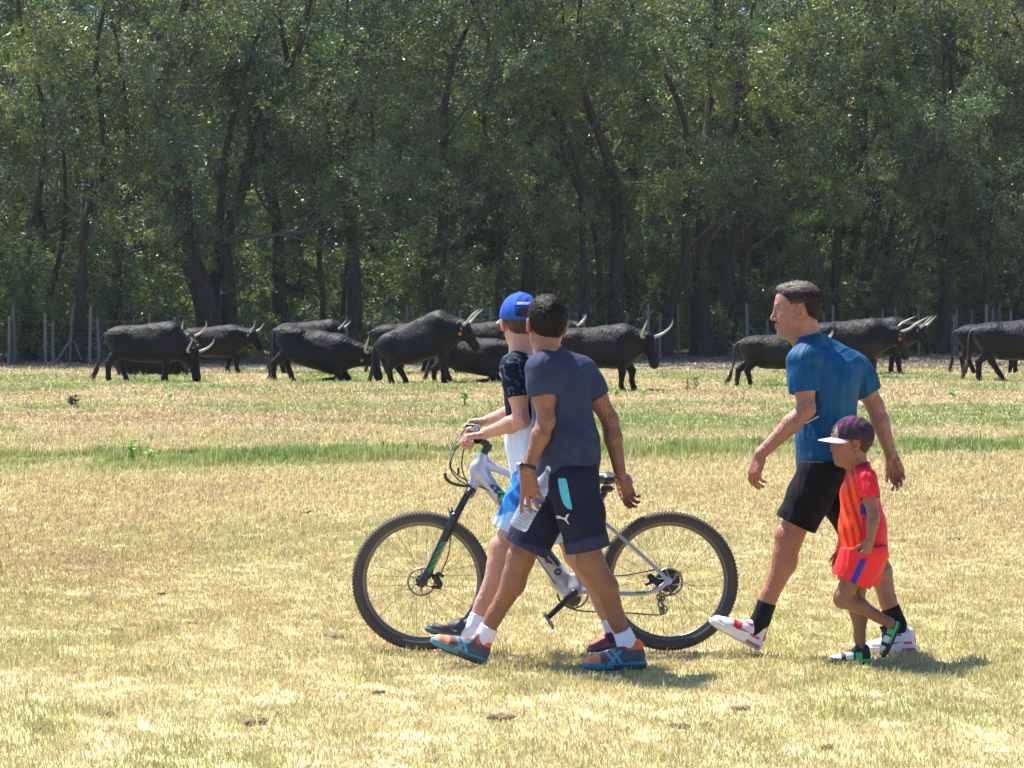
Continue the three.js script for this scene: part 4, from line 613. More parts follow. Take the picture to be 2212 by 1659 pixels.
  // leaping-cat mark on the thigh
  const o = J(1219, 1128, -0.35), cat = [[-0.035, 0.008], [-0.03, 0.013], [-0.018, 0.013], [-0.004, 0.006], [0.008, 0.006], [0.013, 0.02], [0.024, 0.026], [0.026, 0.023], [0.019, 0.012], [0.015, 0.002], [0.017, -0.008], [0.027, -0.022], [0.022, -0.024], [0.012, -0.012], [0.003, -0.003], [-0.012, 0.0], [-0.032, -0.001], [-0.034, 0.002], [-0.024, 0.005]];
  N.part('logo', printOn(N.SB, cat, o, [1, 0, 0], [0, 1, 0], [0, 0, -1], 0.004), std(sr('#c9c2b4'), 0.7), N.shorts, 'pale leaping-cat emblem');
  // sports watch
  const w = J(1138, 1012, -0.21), e = J(1180, 908, -0.17), ax = nrm(sub(w, e)), wt = part('watch', shift(pipe(Array.from({ length: 12 }, (_, i) => { const a = i / 12 * 6.2832, u = nrm(cross(ax, [0, 0, 1])), v = cross(ax, u); return add(add(add(w, ax, -0.012), u, Math.cos(a) * 0.0335), v, Math.sin(a) * 0.0335); }), 0.009, 36, 8, true), N.root), std([0.012, 0.013, 0.015], 0.6), N.t, 'black sports watch');
  const face = new THREE.CylinderGeometry(0.019, 0.019, 0.014, 20); face.rotateZ(Math.PI / 2); face.rotateY(-0.5); const fc = add(add(w, ax, -0.012), [-0.037, 0, 0.012]); face.translate(...fc); part('watch_face', shift(face, N.root), std(sr('#7e93a3'), 0.15, { metalness: 0.4 }), wt);
}
{ // the boy in the blue cap pushing the bicycle
  const J = JOF(13.72), white = sr('#cfd9f0');
  const px = p => [PXW / 2 + p[0] / -p[2] * FOCAL, HORIZON + (EYE - p[1]) / -p[2] * FOCAL];
  const N = person({
    label: 'boy in a blue cap and patterned dark shirt pushing the bicycle', root: J(1170, 1420), k: 0.97, kr: 0.92, headK: 1.04, look: [-0.2, 0, -0.98], headUp: [0, 1, 0.02], skin: sr('#bf8b74'), back: [1, 0, 0],
    j: { pelvis: J(1166, 1020), waist: J(1158, 945), chest: J(1146, 850), neck: J(1130, 768), head: J(1122, 698), shoulderL: J(1110, 794, -0.13), shoulderR: J(1178, 792, 0.13), elbowL: J(1127, 908, -0.16), wristL: J(1045, 938, -0.05), elbowR: J(1120, 886, 0.26), wristR: J(1053, 908, 0.53), hipL: J(1172, 1026, -0.08), hipR: J(1160, 1026, 0.08), kneeL: J(1086, 1184, -0.09), ankleL: J(1024, 1352, -0.1), kneeR: J(1246, 1196, 0.1), ankleR: J(1324, 1358, 0.11) },
    hands: { L: { dir: [-1, -0.12, 0], palm: [-0.1, -1, 0], curl: [0.75, 1.35, 0.8], spread: 0.03, thumb: [0.3, 0.8, 0.6] }, R: { dir: [-1, -0.05, 0], palm: [-0.1, -1, 0], curl: [0.7, 1.25, 0.8], spread: 0.04, thumb: [0.3, 0.8, 0.6] } },
    fold: (x, y, z) => 0.015 * (vnoise(x * 12, y * 8 + x * 5, z * 12) - 0.5), 
    shirt: { hem: J(1166, 1036), r: [0.145, 0.138, 0.132], w: [1.4, 1.18], sleeve: 0.56, cuff: 0.07, vneck: 0.1, collar: 0.03, color: (p, f) => { const q = sub(p, f.j.chest), side = dot(q, f.lat), frontal = dot(q, f.fwd); if (frontal < -0.03 && side < 0.1 && p[1] < f.j.neck[1] + 0.005) return grain(white, p, 0.06); if (p[1] < f.j.chest[1] - 0.12 && Math.abs(side) < 0.18) return grain(white, p, 0.06); const w1 = Math.abs(((vnoise(p[0] * 12, p[1] * 10, p[2] * 12) * 5) % 1) - 0.5) < 0.04; return w1 ? sr('#4d6480') : sr('#141a2c'); }, label: 'black shirt with pale swirling lines and a white back panel' },
    shorts: { r: [0.13, 0.118, 0.11], len: { L: 0.8, R: 0.78 }, color: p => { const q = px(p), y = q[1] + (vnoise(p[0] * 14, p[1] * 5, 3) - 0.5) * 20; const n = vnoise(p[0] * 30 + p[1] * 24, p[1] * 9, p[2] * 20); return y > 1108 ? mix3(sr('#c4dbf6'), sr('#a9c8ee'), n) : mix3(sr('#1c66b8'), sr('#4aa0e4'), sstep(0.45, 0.7, n)); }, mat: shinyCloth, label: 'shiny shorts, bright blue above and pale blue below' },
    sock: { h: 0.06, tone: sr('#dfe0ea'), r: 0.042 },
    feet: { L: { heel: J(1018, 1388, -0.09), toe: J(915, 1366, -0.16), up: [0.2, 1, 0], tone: (u, v) => v > 0.07 && u > 0.6 && u < 0.75 ? sr('#d8742a') : mix3(sr('#20222b'), sr('#363a45'), vnoise(u * 40, v * 300, 2)) }, R: { heel: J(1352, 1392, 0.12), toe: J(1270, 1413, 0.02), up: [-0.2, 1, 0], tone: (u, v, w) => u > 0.5 ? mix3(sr('#b13a4a'), sr('#8d2f3c'), vnoise(u * 40, v * 300, 2)) : sr('#2a2c36') } },
    shoe: { label: 'dark trainer with black laces', lace: [0.012, 0.012, 0.014], tone: () => sr('#23252e'), sole: (u, v) => v > 0.02 ? sr('#4b5b6b') : sr('#2b3038') },
  });
  hairPart(N, 72, 1500, hairOf(N.H, { thick: 0.006, line: (x) => x > -0.01 ? 0.04 : mix(-0.06, 0.02, clamp((x + 0.05) / 0.03)) }), 0.005, p => mix3([0.05, 0.03, 0.02], [0.09, 0.06, 0.042], vnoise(p[0] * 140, p[1] * 60, p[2] * 140)));
  cap(N, { tone: l => sr('#2450a8'), brim: sr('#d8d2ba'), under: sr('#2450a8'), opening: true, label: 'royal blue baseball cap with white lettering and a rear opening', pitch: 0.02 });
  // small white lettering above the opening
  const c2 = document.createElement('canvas'); c2.width = 256; c2.height = 48; const g2 = c2.getContext('2d'); g2.fillStyle = '#2450a8'; g2.fillRect(0, 0, 256, 48); g2.fillStyle = '#dfe6f5'; for (let i = 0; i < 8; i++) { g2.fillRect(30 + i * 24, 8, 18, 22); } g2.fillRect(30, 36, 190, 5); g2.fillStyle = '#2450a8'; for (let i = 0; i < 8; i++) g2.fillRect(35 + i * 24 + (i % 3) * 3, 13 + (i % 2) * 6, 8, 6);
  const tx = new THREE.CanvasTexture(c2); tx.colorSpace = THREE.SRGBColorSpace;
  const H = N.H, pos = [], uv = [], idx = []; for (let i = 0; i <= 12; i++) for (let v = 0; v <= 2; v++) { const a = Math.PI + (i / 12 - 0.5) * 1.15, y = 0.086 + v * 0.0075, r = Math.sqrt(1 - ((y - 0.04) / 0.105) ** 2); pos.push(...sub(H.at(-0.014 + Math.cos(a) * 0.1178 * r, y, -Math.sin(a) * 0.0965 * r), N.root)); uv.push(i / 12, v / 2); if (i && v) { const b = i * 3 + v; idx.push(b, b - 1, b - 3, b - 1, b - 4, b - 3); } }
  const g = new THREE.BufferGeometry(); g.setAttribute('position', new THREE.Float32BufferAttribute(pos, 3)); g.setAttribute('uv', new THREE.Float32BufferAttribute(uv, 2)); g.setIndex(idx); g.computeVertexNormals(); part('lettering', g, std(0xffffff, 0.8, { map: tx, side: THREE.DoubleSide }), N.capMesh);
  const sw = [[0, 0], [0.006, 0.01], [0.01, 0.004], [0.036, 0.011], [0.012, -0.003]]; const s = N.shoes.L; N.part('mark', printOn(s.S, sw.map(([x, y]) => [x - 0.018, y]), add(s.at(0.12, 0.05, 0), [0, 0, 0.3]), [-1, 0, 0].map((v, i) => -s.X[i] * -1), [0, 1, 0], [0, 0, -1]), std(sr('#8a8f9a'), 0.6), s.mesh);
}
function cap(N, o) {
  const { H } = N, { at, k, X, Y, Z } = H, pl = o.pitch || 0;
  const D = ell(at(-0.014, 0.04, 0), [0.116, 0.103, 0.094].map(v => v * k), 0.01, X, Y, Z), hole = ell(at(-0.135, 0.032, 0), [0.06, 0.042, 0.044].map(v => v * k), 0, X, Y, Z);
  const S = { ...D, f: (x, y, z) => { const [lx, ly, lz] = H.loc([x, y, z]); let d = Math.max(D.f(x, y, z), (o.line ? o.line(lx) : 0.02 + pl * lx) * k - ly * k); if (o.opening) { const h = Math.max(hole.f(x, y, z), (0.035 - ly) * k); d = Math.max(d, -h); } const seam = Math.abs(((Math.atan2(lz, lx) / 1.0472 + 12.5) % 1) - 0.5); return d + (seam < 0.02 ? 0.0012 : 0) + (vnoise(lx * 22, ly * 22, lz * 22) - 0.5) * 0.005; } };
  const m = N.capMesh = N.put('cap', S, 0.0042, p => { const l = H.loc(p); return grain(o.tone(l, p), p, 0.12); }, clothMat, N.t, o.label);
  const pos = [], idx = [], n = 18, L = o.long || 0.07, y0 = o.brimY ?? 0.03;
  const pt = (u, r, dy) => { const a = u * 1.25, x = -0.014 + Math.cos(a) * (0.112 + r), z = Math.sin(a) * (0.092 + r * 0.55), y = y0 - 0.034 * u * u * (0.4 + r / L) - r * (o.dip ?? 0.22) + dy; return sub(at(x * (1), y, z), N.root); };
  for (const dy of [0.0022, -0.0022]) for (let i = 0; i <= n; i++) for (let r = 0; r <= 4; r++) { const u = i / n * 2 - 1; pos.push(...pt(u, L * r / 4 * Math.sqrt(Math.max(0, 1 - u * u * 0.96)), dy * (r === 4 ? 0.3 : 1))); }
  const w = 5, lay = (n + 1) * w; for (let i = 0; i < n; i++) for (let r = 0; r < 4; r++) { const a = i * w + r; idx.push(a, a + w, a + 1, a + 1, a + w, a + w + 1); const b = a + lay; idx.push(b, b + 1, b + w, b + 1, b + w + 1, b + w); }
  for (let i = 0; i < n; i++) { const a = i * w + 4; idx.push(a, a + w, a + lay, a + w, a + w + lay, a + lay); }
  const g = new THREE.BufferGeometry(); g.setAttribute('position', new THREE.Float32BufferAttribute(pos, 3)); g.setIndex(idx); g.computeVertexNormals(); part('brim', g, std(o.brim, 0.8, { side: THREE.DoubleSide }), m);
  const b = new THREE.SphereGeometry(0.007, 10, 6); b.translate(...sub(at(-0.014, 0.143, 0), N.root)); part('button', b, std(o.under, 0.8), m);
}
{ // the man in the blue sports shirt
  const J = JOF(13.9);
  const N = person({
    label: 'man in a bright blue sports shirt and black shorts striding left', root: J(1790, 1410), k: 1.02, kr: 1.04, headK: 1.11, look: [-1, -0.04, -0.08], headUp: [-0.08, 1, 0], skin: sr('#9c6850'), back: [1, 0, 0], brow: [0.14, 0.1, 0.075], stubble: true,
    j: { pelvis: J(1782, 1006), waist: J(1784, 930), chest: J(1786, 832), neck: J(1752, 738), head: J(1722, 671), shoulderL: J(1732, 782, -0.15), shoulderR: J(1846, 796, 0.14), elbowL: J(1742, 884, -0.19), wristL: J(1642, 982, -0.21), elbowR: J(1890, 876, 0.17), wristR: J(1926, 986, 0.16), hipL: J(1778, 1012, -0.09), hipR: J(1790, 1012, 0.09), kneeL: J(1706, 1160, -0.08), ankleL: J(1644, 1338, -0.07), kneeR: J(1872, 1180, 0.08), ankleR: J(1937, 1348, 0.08) },
    hands: { L: { dir: [-0.3, -0.95, 0], palm: [0.8, 0, -0.55], curl: [0.45, 0.6, 0.4], spread: 0.06, thumb: [0.35, 0.5, 0.2] }, R: { dir: [0.28, -0.96, 0], palm: [-0.25, 0, 0.95], curl: [0.42, 0.6, 0.4], spread: 0.05, thumb: [0.25, 0.5, 0.25] } },
    fold: (x, y, z) => 0.022 * (Math.abs(vnoise(x * 15 + y * 4, y * 2.6, z * 15) - 0.5) - 0.2) + 0.016 * (vnoise(x * 6 + 8, y * 9 + x * 7, z * 6) - 0.5),
    fold2: (x, y, z) => 0.016 * (vnoise(x * 8, y * 13 + x * 9, z * 8) - 0.5),
    shirt: { hem: J(1782, 1038), r: [0.13, 0.119, 0.135], w: [1.42, 1.22], sleeve: 0.66, cuff: 0.072, vneck: 0.12, collar: 0.03, color: p => grain(mix3(sr('#0a5079'), sr('#083f62'), vnoise(p[0] * 90, p[1] * 14, p[2] * 90)), p, 0.2), mat: shinyCloth, label: 'blue heathered sports shirt with small reflective dashes' },
    shorts: { r: [0.112, 0.106, 0.1], len: { L: 0.82, R: 0.84 }, color: p => grain(sr('#131217'), p, 0.25), label: 'black shorts' },
    sock: { h: 0.09, tone: [0.012, 0.012, 0.014], r: 0.046 },
    feet: { L: { heel: J(1641, 1407, -0.06), toe: J(1526, 1347, -0.12), up: [0.52, 1, 0] }, R: { heel: J(1979, 1409, 0.09), toe: J(1866, 1411, 0.0) } },
    shoe: { label: 'white trainer with red patches and a red swoosh mark', lace: sr('#d8d4d8'),
      tone: (u, v, w) => { if (u < 0.09 && v > 0.05) return sr('#c5343f'); if (u > 0.5 && u < 0.64 && v > 0.05 && v < 0.082) return sr('#c23540'); if (u > 0.34 && u < 0.46 && v > 0.088 && v < 0.1) return sr('#c23540'); if (u > 0.14 && u < 0.32 && v > 0.046 && v < 0.06) return sr('#c8474f'); return mix3(sr('#e6e1e6'), sr('#d6cfd6'), vnoise(u * 50, v * 300, w * 200)); },
      sole: (u, v) => u > 0.08 && u < 0.34 && v > 0.01 && v < 0.026 ? sr('#a8606a') : v < 0.008 ? sr('#b9b2b6') : sr('#e0dadd') },
  });
  const H = N.H;
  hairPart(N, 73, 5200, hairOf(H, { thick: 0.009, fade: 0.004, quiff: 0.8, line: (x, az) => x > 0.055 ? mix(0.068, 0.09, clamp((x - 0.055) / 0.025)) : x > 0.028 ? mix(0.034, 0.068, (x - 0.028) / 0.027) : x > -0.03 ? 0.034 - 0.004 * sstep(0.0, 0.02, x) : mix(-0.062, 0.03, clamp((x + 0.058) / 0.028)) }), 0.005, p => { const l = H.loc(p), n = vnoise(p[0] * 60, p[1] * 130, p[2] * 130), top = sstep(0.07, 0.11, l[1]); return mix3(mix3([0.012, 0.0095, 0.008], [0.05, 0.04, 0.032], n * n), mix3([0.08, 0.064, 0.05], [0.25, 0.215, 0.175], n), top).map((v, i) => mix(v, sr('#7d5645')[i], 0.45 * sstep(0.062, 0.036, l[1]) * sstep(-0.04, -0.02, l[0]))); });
  N.part('reflective_dash', printOn(N.ST, [[-0.036, -0.0035], [-0.036, 0.0035], [0.036, 0.0035], [0.036, -0.0035]], J(1764, 911, -0.35), nrm([0.88, 0.48, 0]), nrm([-0.48, 0.88, 0]), [0, 0, -1], 0.01), std(sr('#c9cdd2'), 0.35, { metalness: 0.3 }), N.shirt, 'slanted silver dash');
  N.part('reflective_dash', printOn(N.ST, [[-0.025, -0.003], [-0.025, 0.003], [0.025, 0.003], [0.025, -0.003]], J(1815, 1030, -0.35), nrm([0.97, 0.24, 0]), nrm([-0.24, 0.97, 0]), [0, 0, -1], 0.01), std(sr('#c9cdd2'), 0.35, { metalness: 0.3 }), N.shirt, 'short silver dash at the hem');
  for (const s of ['L', 'R']) { const q = N.shoes[s]; const sw = [[0.058, 0.02], [0.05, 0.0], [0.03, -0.012], [-0.05, 0.001], [0.028, 0.0], [0.04, 0.006], [0.046, 0.022]]; N.part('mark', printOn(q.S, sw, add(q.at(0.13, 0.058, 0), [0, 0, 0.3]), q.X, q.Y, [0, 0, -1], 0.006), std(sr('#c22a38'), 0.6), q.mesh, 'red swoosh mark'); }
}
{ // the child in red
  const J = JOF(13.47), orange = sr('#f4581c'), red = sr('#e02a34'), deep = sr('#d02220'), blue = sr('#2b3a9a');
  const px = p => [PXW / 2 + p[0] / -p[2] * FOCAL, HORIZON + (EYE - p[1]) / -p[2] * FOCAL];
  const N = person({
    label: 'small child in a red and orange football kit and purple patterned cap', root: J(1856, 1435), k: 0.8, kr: 0.68, headK: 0.9, child: true, look: [-1, -0.05, 0.05], headUp: [0, 1, 0], skin: sr('#8c5c41'), back: [1, 0, 0], cell: 0.006,
    j: { pelvis: J(1866, 1186), waist: J(1864, 1136), chest: J(1858, 1068), neck: J(1858, 1012), head: J(1838, 957), shoulderL: J(1872, 1036, -0.115), shoulderR: J(1848, 1034, 0.1), elbowL: J(1887, 1116, -0.17), wristL: J(1880, 1166, -0.19), elbowR: J(1832, 1120, 0.13), wristR: J(1814, 1186, 0.12), hipL: J(1866, 1192, -0.055), hipR: J(1864, 1192, 0.055), kneeL: J(1820, 1292, -0.05), ankleL: J(1922, 1346, -0.04), kneeR: J(1848, 1300, 0.05), ankleR: J(1860, 1402, 0.05) },
    hands: { L: { dir: [-0.3, -0.95, 0], palm: [-0.5, 0, -0.8], curl: [1.2, 1.5, 1.0], spread: 0.02, thumb: [0.3, 0.7, 0.6], k: 1.02 }, R: { dir: [-0.2, -0.97, 0], palm: [0.2, 0, 0.95], curl: [0.35, 0.5, 0.3], spread: 0.08, k: 1.02 } },
    fold: (x, y, z) => 0.011 * (vnoise(x * 16 + y * 7, y * 9, z * 16) - 0.5),
    shirt: { hem: J(1868, 1206), r: [0.182, 0.152, 0.138], w: [1.16, 1.08], sleeve: 0.52, cuff: 0.082, vneck: 0.25, collar: 0.025, color: (p) => { const q = px(p); if (q[0] > 1857 + (q[1] - 1100) * 0.1 && q[1] < 1090) return grain(red, p, 0.08); if (q[0] > 1858 && q[0] < 1872 && q[1] > 1082 && q[1] < 1112 && p[2] > -13.47) return blue; if (q[0] > 1862) return grain(red, p, 0.08); const s = (q[0] - 1810 - (q[1] - 1060) * 0.26 + 40 + (vnoise(p[0] * 9, p[1] * 9, 2) - 0.5) * 5) / 17; return grain(((s % 1) + 1) % 1 < 0.56 ? orange : deep, p, 0.06); }, mat: shinyCloth, label: 'red shirt with orange stripes down the front' },
    shorts: { r: [0.158, 0.148, 0.145], len: { L: 0.62, R: 0.62 }, color: p => { const q = px(p); const c = 1862 - (q[1] - 1215) * 0.43; return p[2] > -13.47 && q[1] > 1208 && q[0] > c - 8 && q[0] < c + 8 ? blue : grain(sr('#e63034'), p, 0.08); }, mat: shinyCloth, label: 'red shorts with a blue side flash' },
    feet: { L: { heel: J(1947, 1346, -0.03), toe: J(1912, 1424, -0.05), up: [0.88, 0.45, 0].map((v, i) => [-0.85, 0.4, 0][i]) }, R: { heel: J(1883, 1434, 0.05), toe: J(1788, 1436, 0.02) } },
    shoe: { label: 'black child trainer with green and white patches', lace: sr('#cfd4cf'), tone: (u, v, w) => { const n = vnoise(u * 16 + 3, v * 90, w * 60); if (u > 0.25 && u < 0.4 && v < 0.08) return sr('#3fbf62'); if (u > 0.72) return n > 0.5 ? sr('#c8ccc4') : sr('#3a3c3c'); if (u > 0.45 && u < 0.62 && v < 0.08 && v > 0.035) return sr('#d3d6d6'); return sr('#1d1f22'); }, sole: (u, v) => u > 0.6 ? sr('#2c2f30') : v > 0.02 ? sr('#46c46a') : sr('#232526') },
  });
  const H = N.H;
  hairPart(N, 74, 1500, hairOf(H, { thick: 0.009, line: (x) => x > 0.02 ? 0.02 : x > -0.02 ? 0.015 : mix(-0.058, 0.0, clamp((x + 0.05) / 0.03)) }), 0.0045, p => mix3([0.035, 0.022, 0.015], [0.075, 0.048, 0.032], vnoise(p[0] * 140, p[1] * 60, p[2] * 140)));
  cap(N, { tone: (l) => { const n = fbm(l[0] * 38 + 5, l[1] * 38, l[2] * 30, 3), m = vnoise(l[0] * 90, l[1] * 100, l[2] * 90); if (l[0] > 0.075) return sr('#8d7c80'); return n > 0.57 ? mix3(sr('#4a1a4a'), sr('#8f1a63'), sstep(0.5, 0.85, m)) : mix3(sr('#262329'), sr('#3a343c'), m); }, brim: sr('#a8969b'), under: sr('#3a343c'), long: 0.078, brimY: 0.034, dip: 0.12, line: x => 0.026 + 0.45 * Math.min(0, x + 0.0), label: 'dark cap with a purple and magenta splash pattern and pale pink brim' });
}
// ---------------------------------------------------------------- the bicycle
{
  const D0 = 14, B = (px, py, z = 0) => W(px, py, D0 + z), root = B(1178, 1405); root[1] = 0;
  const t = thing('bicycle', 'silver electric mountain bicycle with black fork and green trim, pushed by the boy', 'bicycle', root), loc = g => shift(g, root), P = (n, g, m, p = t, l) => part(n, loc(g), m, p, l);
  const black = std([0.014, 0.014, 0.016], 0.5), rubber = std(sr('#4a4643'), 0.88), steel = std(sr('#b9b7b2'), 0.35, { metalness: 0.8 }), dark = std(sr('#3b3734'), 0.55, { metalness: 0.5 }), alloy = std(sr('#8c8984'), 0.4, { metalness: 0.7 }), gripM = std([0.012, 0.012, 0.013], 0.85);
  const px = p => [PXW / 2 + p[0] / -p[2] * FOCAL, HORIZON + (EYE - p[1]) / -p[2] * FOCAL];
  const wheel = (cx, cy, name, rear) => {
    const c = B(cx, cy), o = thing; const w = new THREE.Group(); w.name = name; w.position.set(...sub(c, root)); t.add(w);
    const R = 0.3165, r = 0.0275, tg = new THREE.TorusGeometry(R, r, 16, 96), knobs = [tg];
    for (let i = 0; i < 120; i++) for (const s of [-1, 0, 1]) { const a = (i + (s ? 0.5 : 0)) / 120 * 6.2832, b = new THREE.BoxGeometry(0.006, s ? 0.008 : 0.011, 0.012); b.translate(0, 0, 0); b.rotateX(s * 0.75); const k = new THREE.Matrix4().makeRotationZ(a), rr = R + r * (s ? 0.68 : 0.92); b.rotateZ(Math.PI / 2); b.translate(rr, 0, s * r * 0.72); b.applyMatrix4(k); knobs.push(b); }
    part('tyre', merge(knobs), rubber, w);
    const rim = new THREE.LatheGeometry([[0.277, -0.011], [0.292, -0.0135], [0.297, -0.0135], [0.29, 0], [0.297, 0.0135], [0.292, 0.0135], [0.277, 0.011], [0.273, 0], [0.277, -0.011]].map(v => new THREE.Vector2(...v)), 96); rim.rotateX(Math.PI / 2); part('rim', rim, std(sr('#6b6762'), 0.35, { metalness: 0.5 }), w);
    for (let i = 0; i < 32; i++) { const a = i / 32 * 6.2832, s = i % 2 ? 1 : -1, off = (i % 4 < 2 ? 1 : -1) * 1.1, h = [Math.cos(a + off) * 0.024, Math.sin(a + off) * 0.024, s * 0.03], e = [Math.cos(a) * 0.276, Math.sin(a) * 0.276, s * 0.004]; part('spoke', rod(h, e, 0.0009, 0.0009, 5), i === 5 && !rear ? steel : dark, w); }
    const hub = merge([rod([0, 0, -0.05], [0, 0, 0.05], 0.018, 0.018, 14), rod([0, 0, -0.036], [0, 0, -0.03], 0.03, 0.03, 18), rod([0, 0, 0.03], [0, 0, 0.036], 0.03, 0.03, 18), rod([0, 0, -0.066], [0, 0, 0.066], 0.007, 0.007, 8)]); part('hub', hub, black, w);
    const disc = []; for (let i = 0; i < 6; i++) { const a = i / 6 * 6.2832; disc.push(rod([Math.cos(a) * 0.02, Math.sin(a) * 0.02, 0.044], [Math.cos(a + 0.5) * 0.062, Math.sin(a + 0.5) * 0.062, 0.044], 0.004, 0.004, 5)); } const ring = new THREE.TorusGeometry(0.066, 0.005, 4, 40); ring.scale(1, 1, 0.25); ring.translate(0, 0, 0.044); disc.push(ring); part('brake_disc', merge(disc), alloy, w);
    if (rear) { const c2 = []; for (let i = 0; i < 8; i++) { const q = 0.058 - i * 0.0045; c2.push(rod([0, 0, -0.032 - i * 0.0042], [0, 0, -0.0345 - i * 0.0042], q, q, 28)); for (let k = 0; k < 26; k++) { const a = k / 26 * 6.2832, tb = new THREE.BoxGeometry(0.006, 0.005, 0.002); tb.translate(q + 0.002, 0, -0.033 - i * 0.0042); tb.rotateZ(a); c2.push(tb); } } part('cassette', merge(c2), std(sr('#4a4440'), 0.5, { metalness: 0.6 }), w); }
    w.rotation.z = rear ? 0.3 : 0.1; return c;
  };
  const fc = wheel(911, 1255, 'front_wheel', false), rc = wheel(1444, 1255, 'rear_wheel', true);
  // frame
  const silver = sr('#aaaab2'), ink = sr('#33353c'), lime = sr('#39e05a'), lat = [0, 0, 1];
  const patch = [[1050, 1040], [1074, 1050], [1099, 1063], [1112, 1082], [1110, 1110], [1100, 1118], [1086, 1096], [1073, 1072]], battery = [[1174, 1165], [1196, 1190], [1213, 1220], [1206, 1223], [1180, 1216], [1158, 1178]];
  const tubes = [cone(B(1043, 986), B(1021, 1050), 0.025, 0.028, 0.02), cone(B(1036, 1022), B(1110, 1112), 0.036, 0.036, 0.03, lat, 1.05), cone(B(1110, 1112), B(1228, 1268), 0.036, 0.048, 0.03), cone(B(1046, 1000), B(1124, 1034), 0.022, 0.019, 0.03), cone(B(1124, 1034), B(1284, 1104), 0.019, 0.017, 0.02), cone(B(1240, 1272), B(1292, 1088), 0.0215, 0.019, 0.02), cone(B(1236, 1278, -0.04), B(1236, 1278, 0.04), 0.042, 0.042, 0.03), cone(B(1212, 1256), B(1238, 1276), 0.055, 0.05, 0.03), cone(B(1028, 1010), B(1050, 1040), 0.03, 0.03, 0.03)];
  P('frame', meshField(union(tubes), 0.005, p => {
    const q = px(p); if (p[2] > -13.995) { if (inside(q, patch)) { const a = (q[0] - 1056) * 0.75 + (q[1] - 1044) * 0.66, b = -(q[0] - 1056) * 0.66 + (q[1] - 1044) * 0.75; return (a % 13 < 6 && (b + 40) % 9 < 5.5) ? sr('#9da3ab') : ink; } if (inside(q, battery)) return ((q[0] * 0.6 - q[1] * 0.5 + 900) % 14) < 3 ? sr('#a9a9ae') : sr('#1d1e22'); }
    return silver.map(v => v * (0.97 + 0.06 * vnoise(p[0] * 40, p[1] * 40, p[2] * 40)));
  }), phys(0xffffff, 0.34, { vertexColors: true, metalness: 0.25, clearcoat: 0.6, clearcoatRoughness: 0.2 }), t, 'silver frame with a black lettered panel on the down tube');
  const frameS = union(tubes), e1 = nrm([0.77, -0.64, 0]), e2 = nrm([0.64, 0.77, 0]);
  const zig = [[-0.036, 0.035], [0.0, 0.045], [0.026, 0.035], [0.028, 0.022], [0.006, 0.0], [0.03, -0.004], [0.04, -0.016], [0.012, -0.04], [0.0, -0.036], [0.014, -0.017], [-0.012, -0.008], [-0.018, 0.004], [0.006, 0.026], [-0.03, 0.022]];
  P('emblem', printOn(frameS, zig.map(([x, y]) => [x * 0.62, y * 0.62]), B(1085, 1081, -0.3), nrm([0.97, -0.2, 0]), nrm([0.2, 0.97, 0]), [0, 0, -1], 0.003), std(lime, 0.5), t, 'bright green zigzag emblem');
  P('keyhole', (() => { const g = new THREE.TorusGeometry(0.014, 0.004, 8, 20); const c = B(1205, 1235, -0.052); g.translate(...c); return g; })(), black);
  const stays = []; for (const s of [-1, 1]) { stays.push(pipe([B(1290, 1116, s * 0.018), B(1330, 1150, s * 0.04), B(1400, 1212, s * 0.06), B(1446, 1256, s * 0.066)], 0.0095, 20, 8), pipe([B(1244, 1278, s * 0.035), B(1310, 1281, s * 0.055), B(1392, 1281, s * 0.066), B(1420, 1272, s * 0.067), B(1446, 1254, s * 0.066)], 0.0115, 24, 8), rod(B(1444, 1255, s * 0.06), B(1444, 1255, s * 0.074), 0.02, 0.02, 14)); }
  P('rear_stays', merge(stays), phys(silver, 0.36, { metalness: 0.25, clearcoat: 0.5 }));
  const gl = B(1385, 1280, -0.0785), gb = new THREE.BoxGeometry(0.05, 0.012, 0.002); gb.translate(...gl); P('stay_sticker', gb, std(sr('#2f8f3a'), 0.5), t, 'small green sticker');
  // fork
  const fork = new THREE.Group(); fork.name = 'fork'; t.add(fork);
  P('crown', meshField(union([cone(B(1014, 1064, -0.07), B(1014, 1064, 0.07), 0.02, 0.02, 0.01), cone(B(1022, 1048), B(1014, 1066), 0.027, 0.026, 0.01)]), 0.006, () => [0.014, 0.014, 0.016]), std(0xffffff, 0.4, { vertexColors: true }), fork);
  for (const s of [-1, 1]) {
    P('stanchion', rod(B(1014, 1060, s * 0.062), B(978, 1126, s * 0.062), 0.0175, 0.0175, 16), std([0.02, 0.021, 0.026], 0.18, { metalness: 0.4 }), fork);
    P('lower_leg', meshField(union([cone(B(982, 1116, s * 0.062), B(924, 1240, s * 0.062), 0.0235, 0.02, 0.01), cone(B(924, 1240, s * 0.062), B(912, 1256, s * 0.06), 0.022, 0.019, 0.012)]), 0.005, p => { const q = px(p), b = q[0] - (982 - (q[1] - 1116) * 0.468), y = q[1]; if (s < 0 && y > 1170 && y < 1240) { const z = (y - 1170 + b * 1.6) / 17; if (b > -4 && b < 5) return ((z % 1) + 1) % 1 < 0.66 ? sr('#1f8f46') : sr('#15171a'); if (b >= 5 && y < 1230) return sr('#8f8a86'); } return [0.015, 0.016, 0.018]; }), std(0xffffff, 0.35, { vertexColors: true }), fork);
  }
  P('arch', pipe([B(978, 1122, -0.062), B(974, 1104, -0.04), B(972, 1100, 0), B(974, 1104, 0.04), B(978, 1122, 0.062)], 0.012, 20, 8), black, fork);
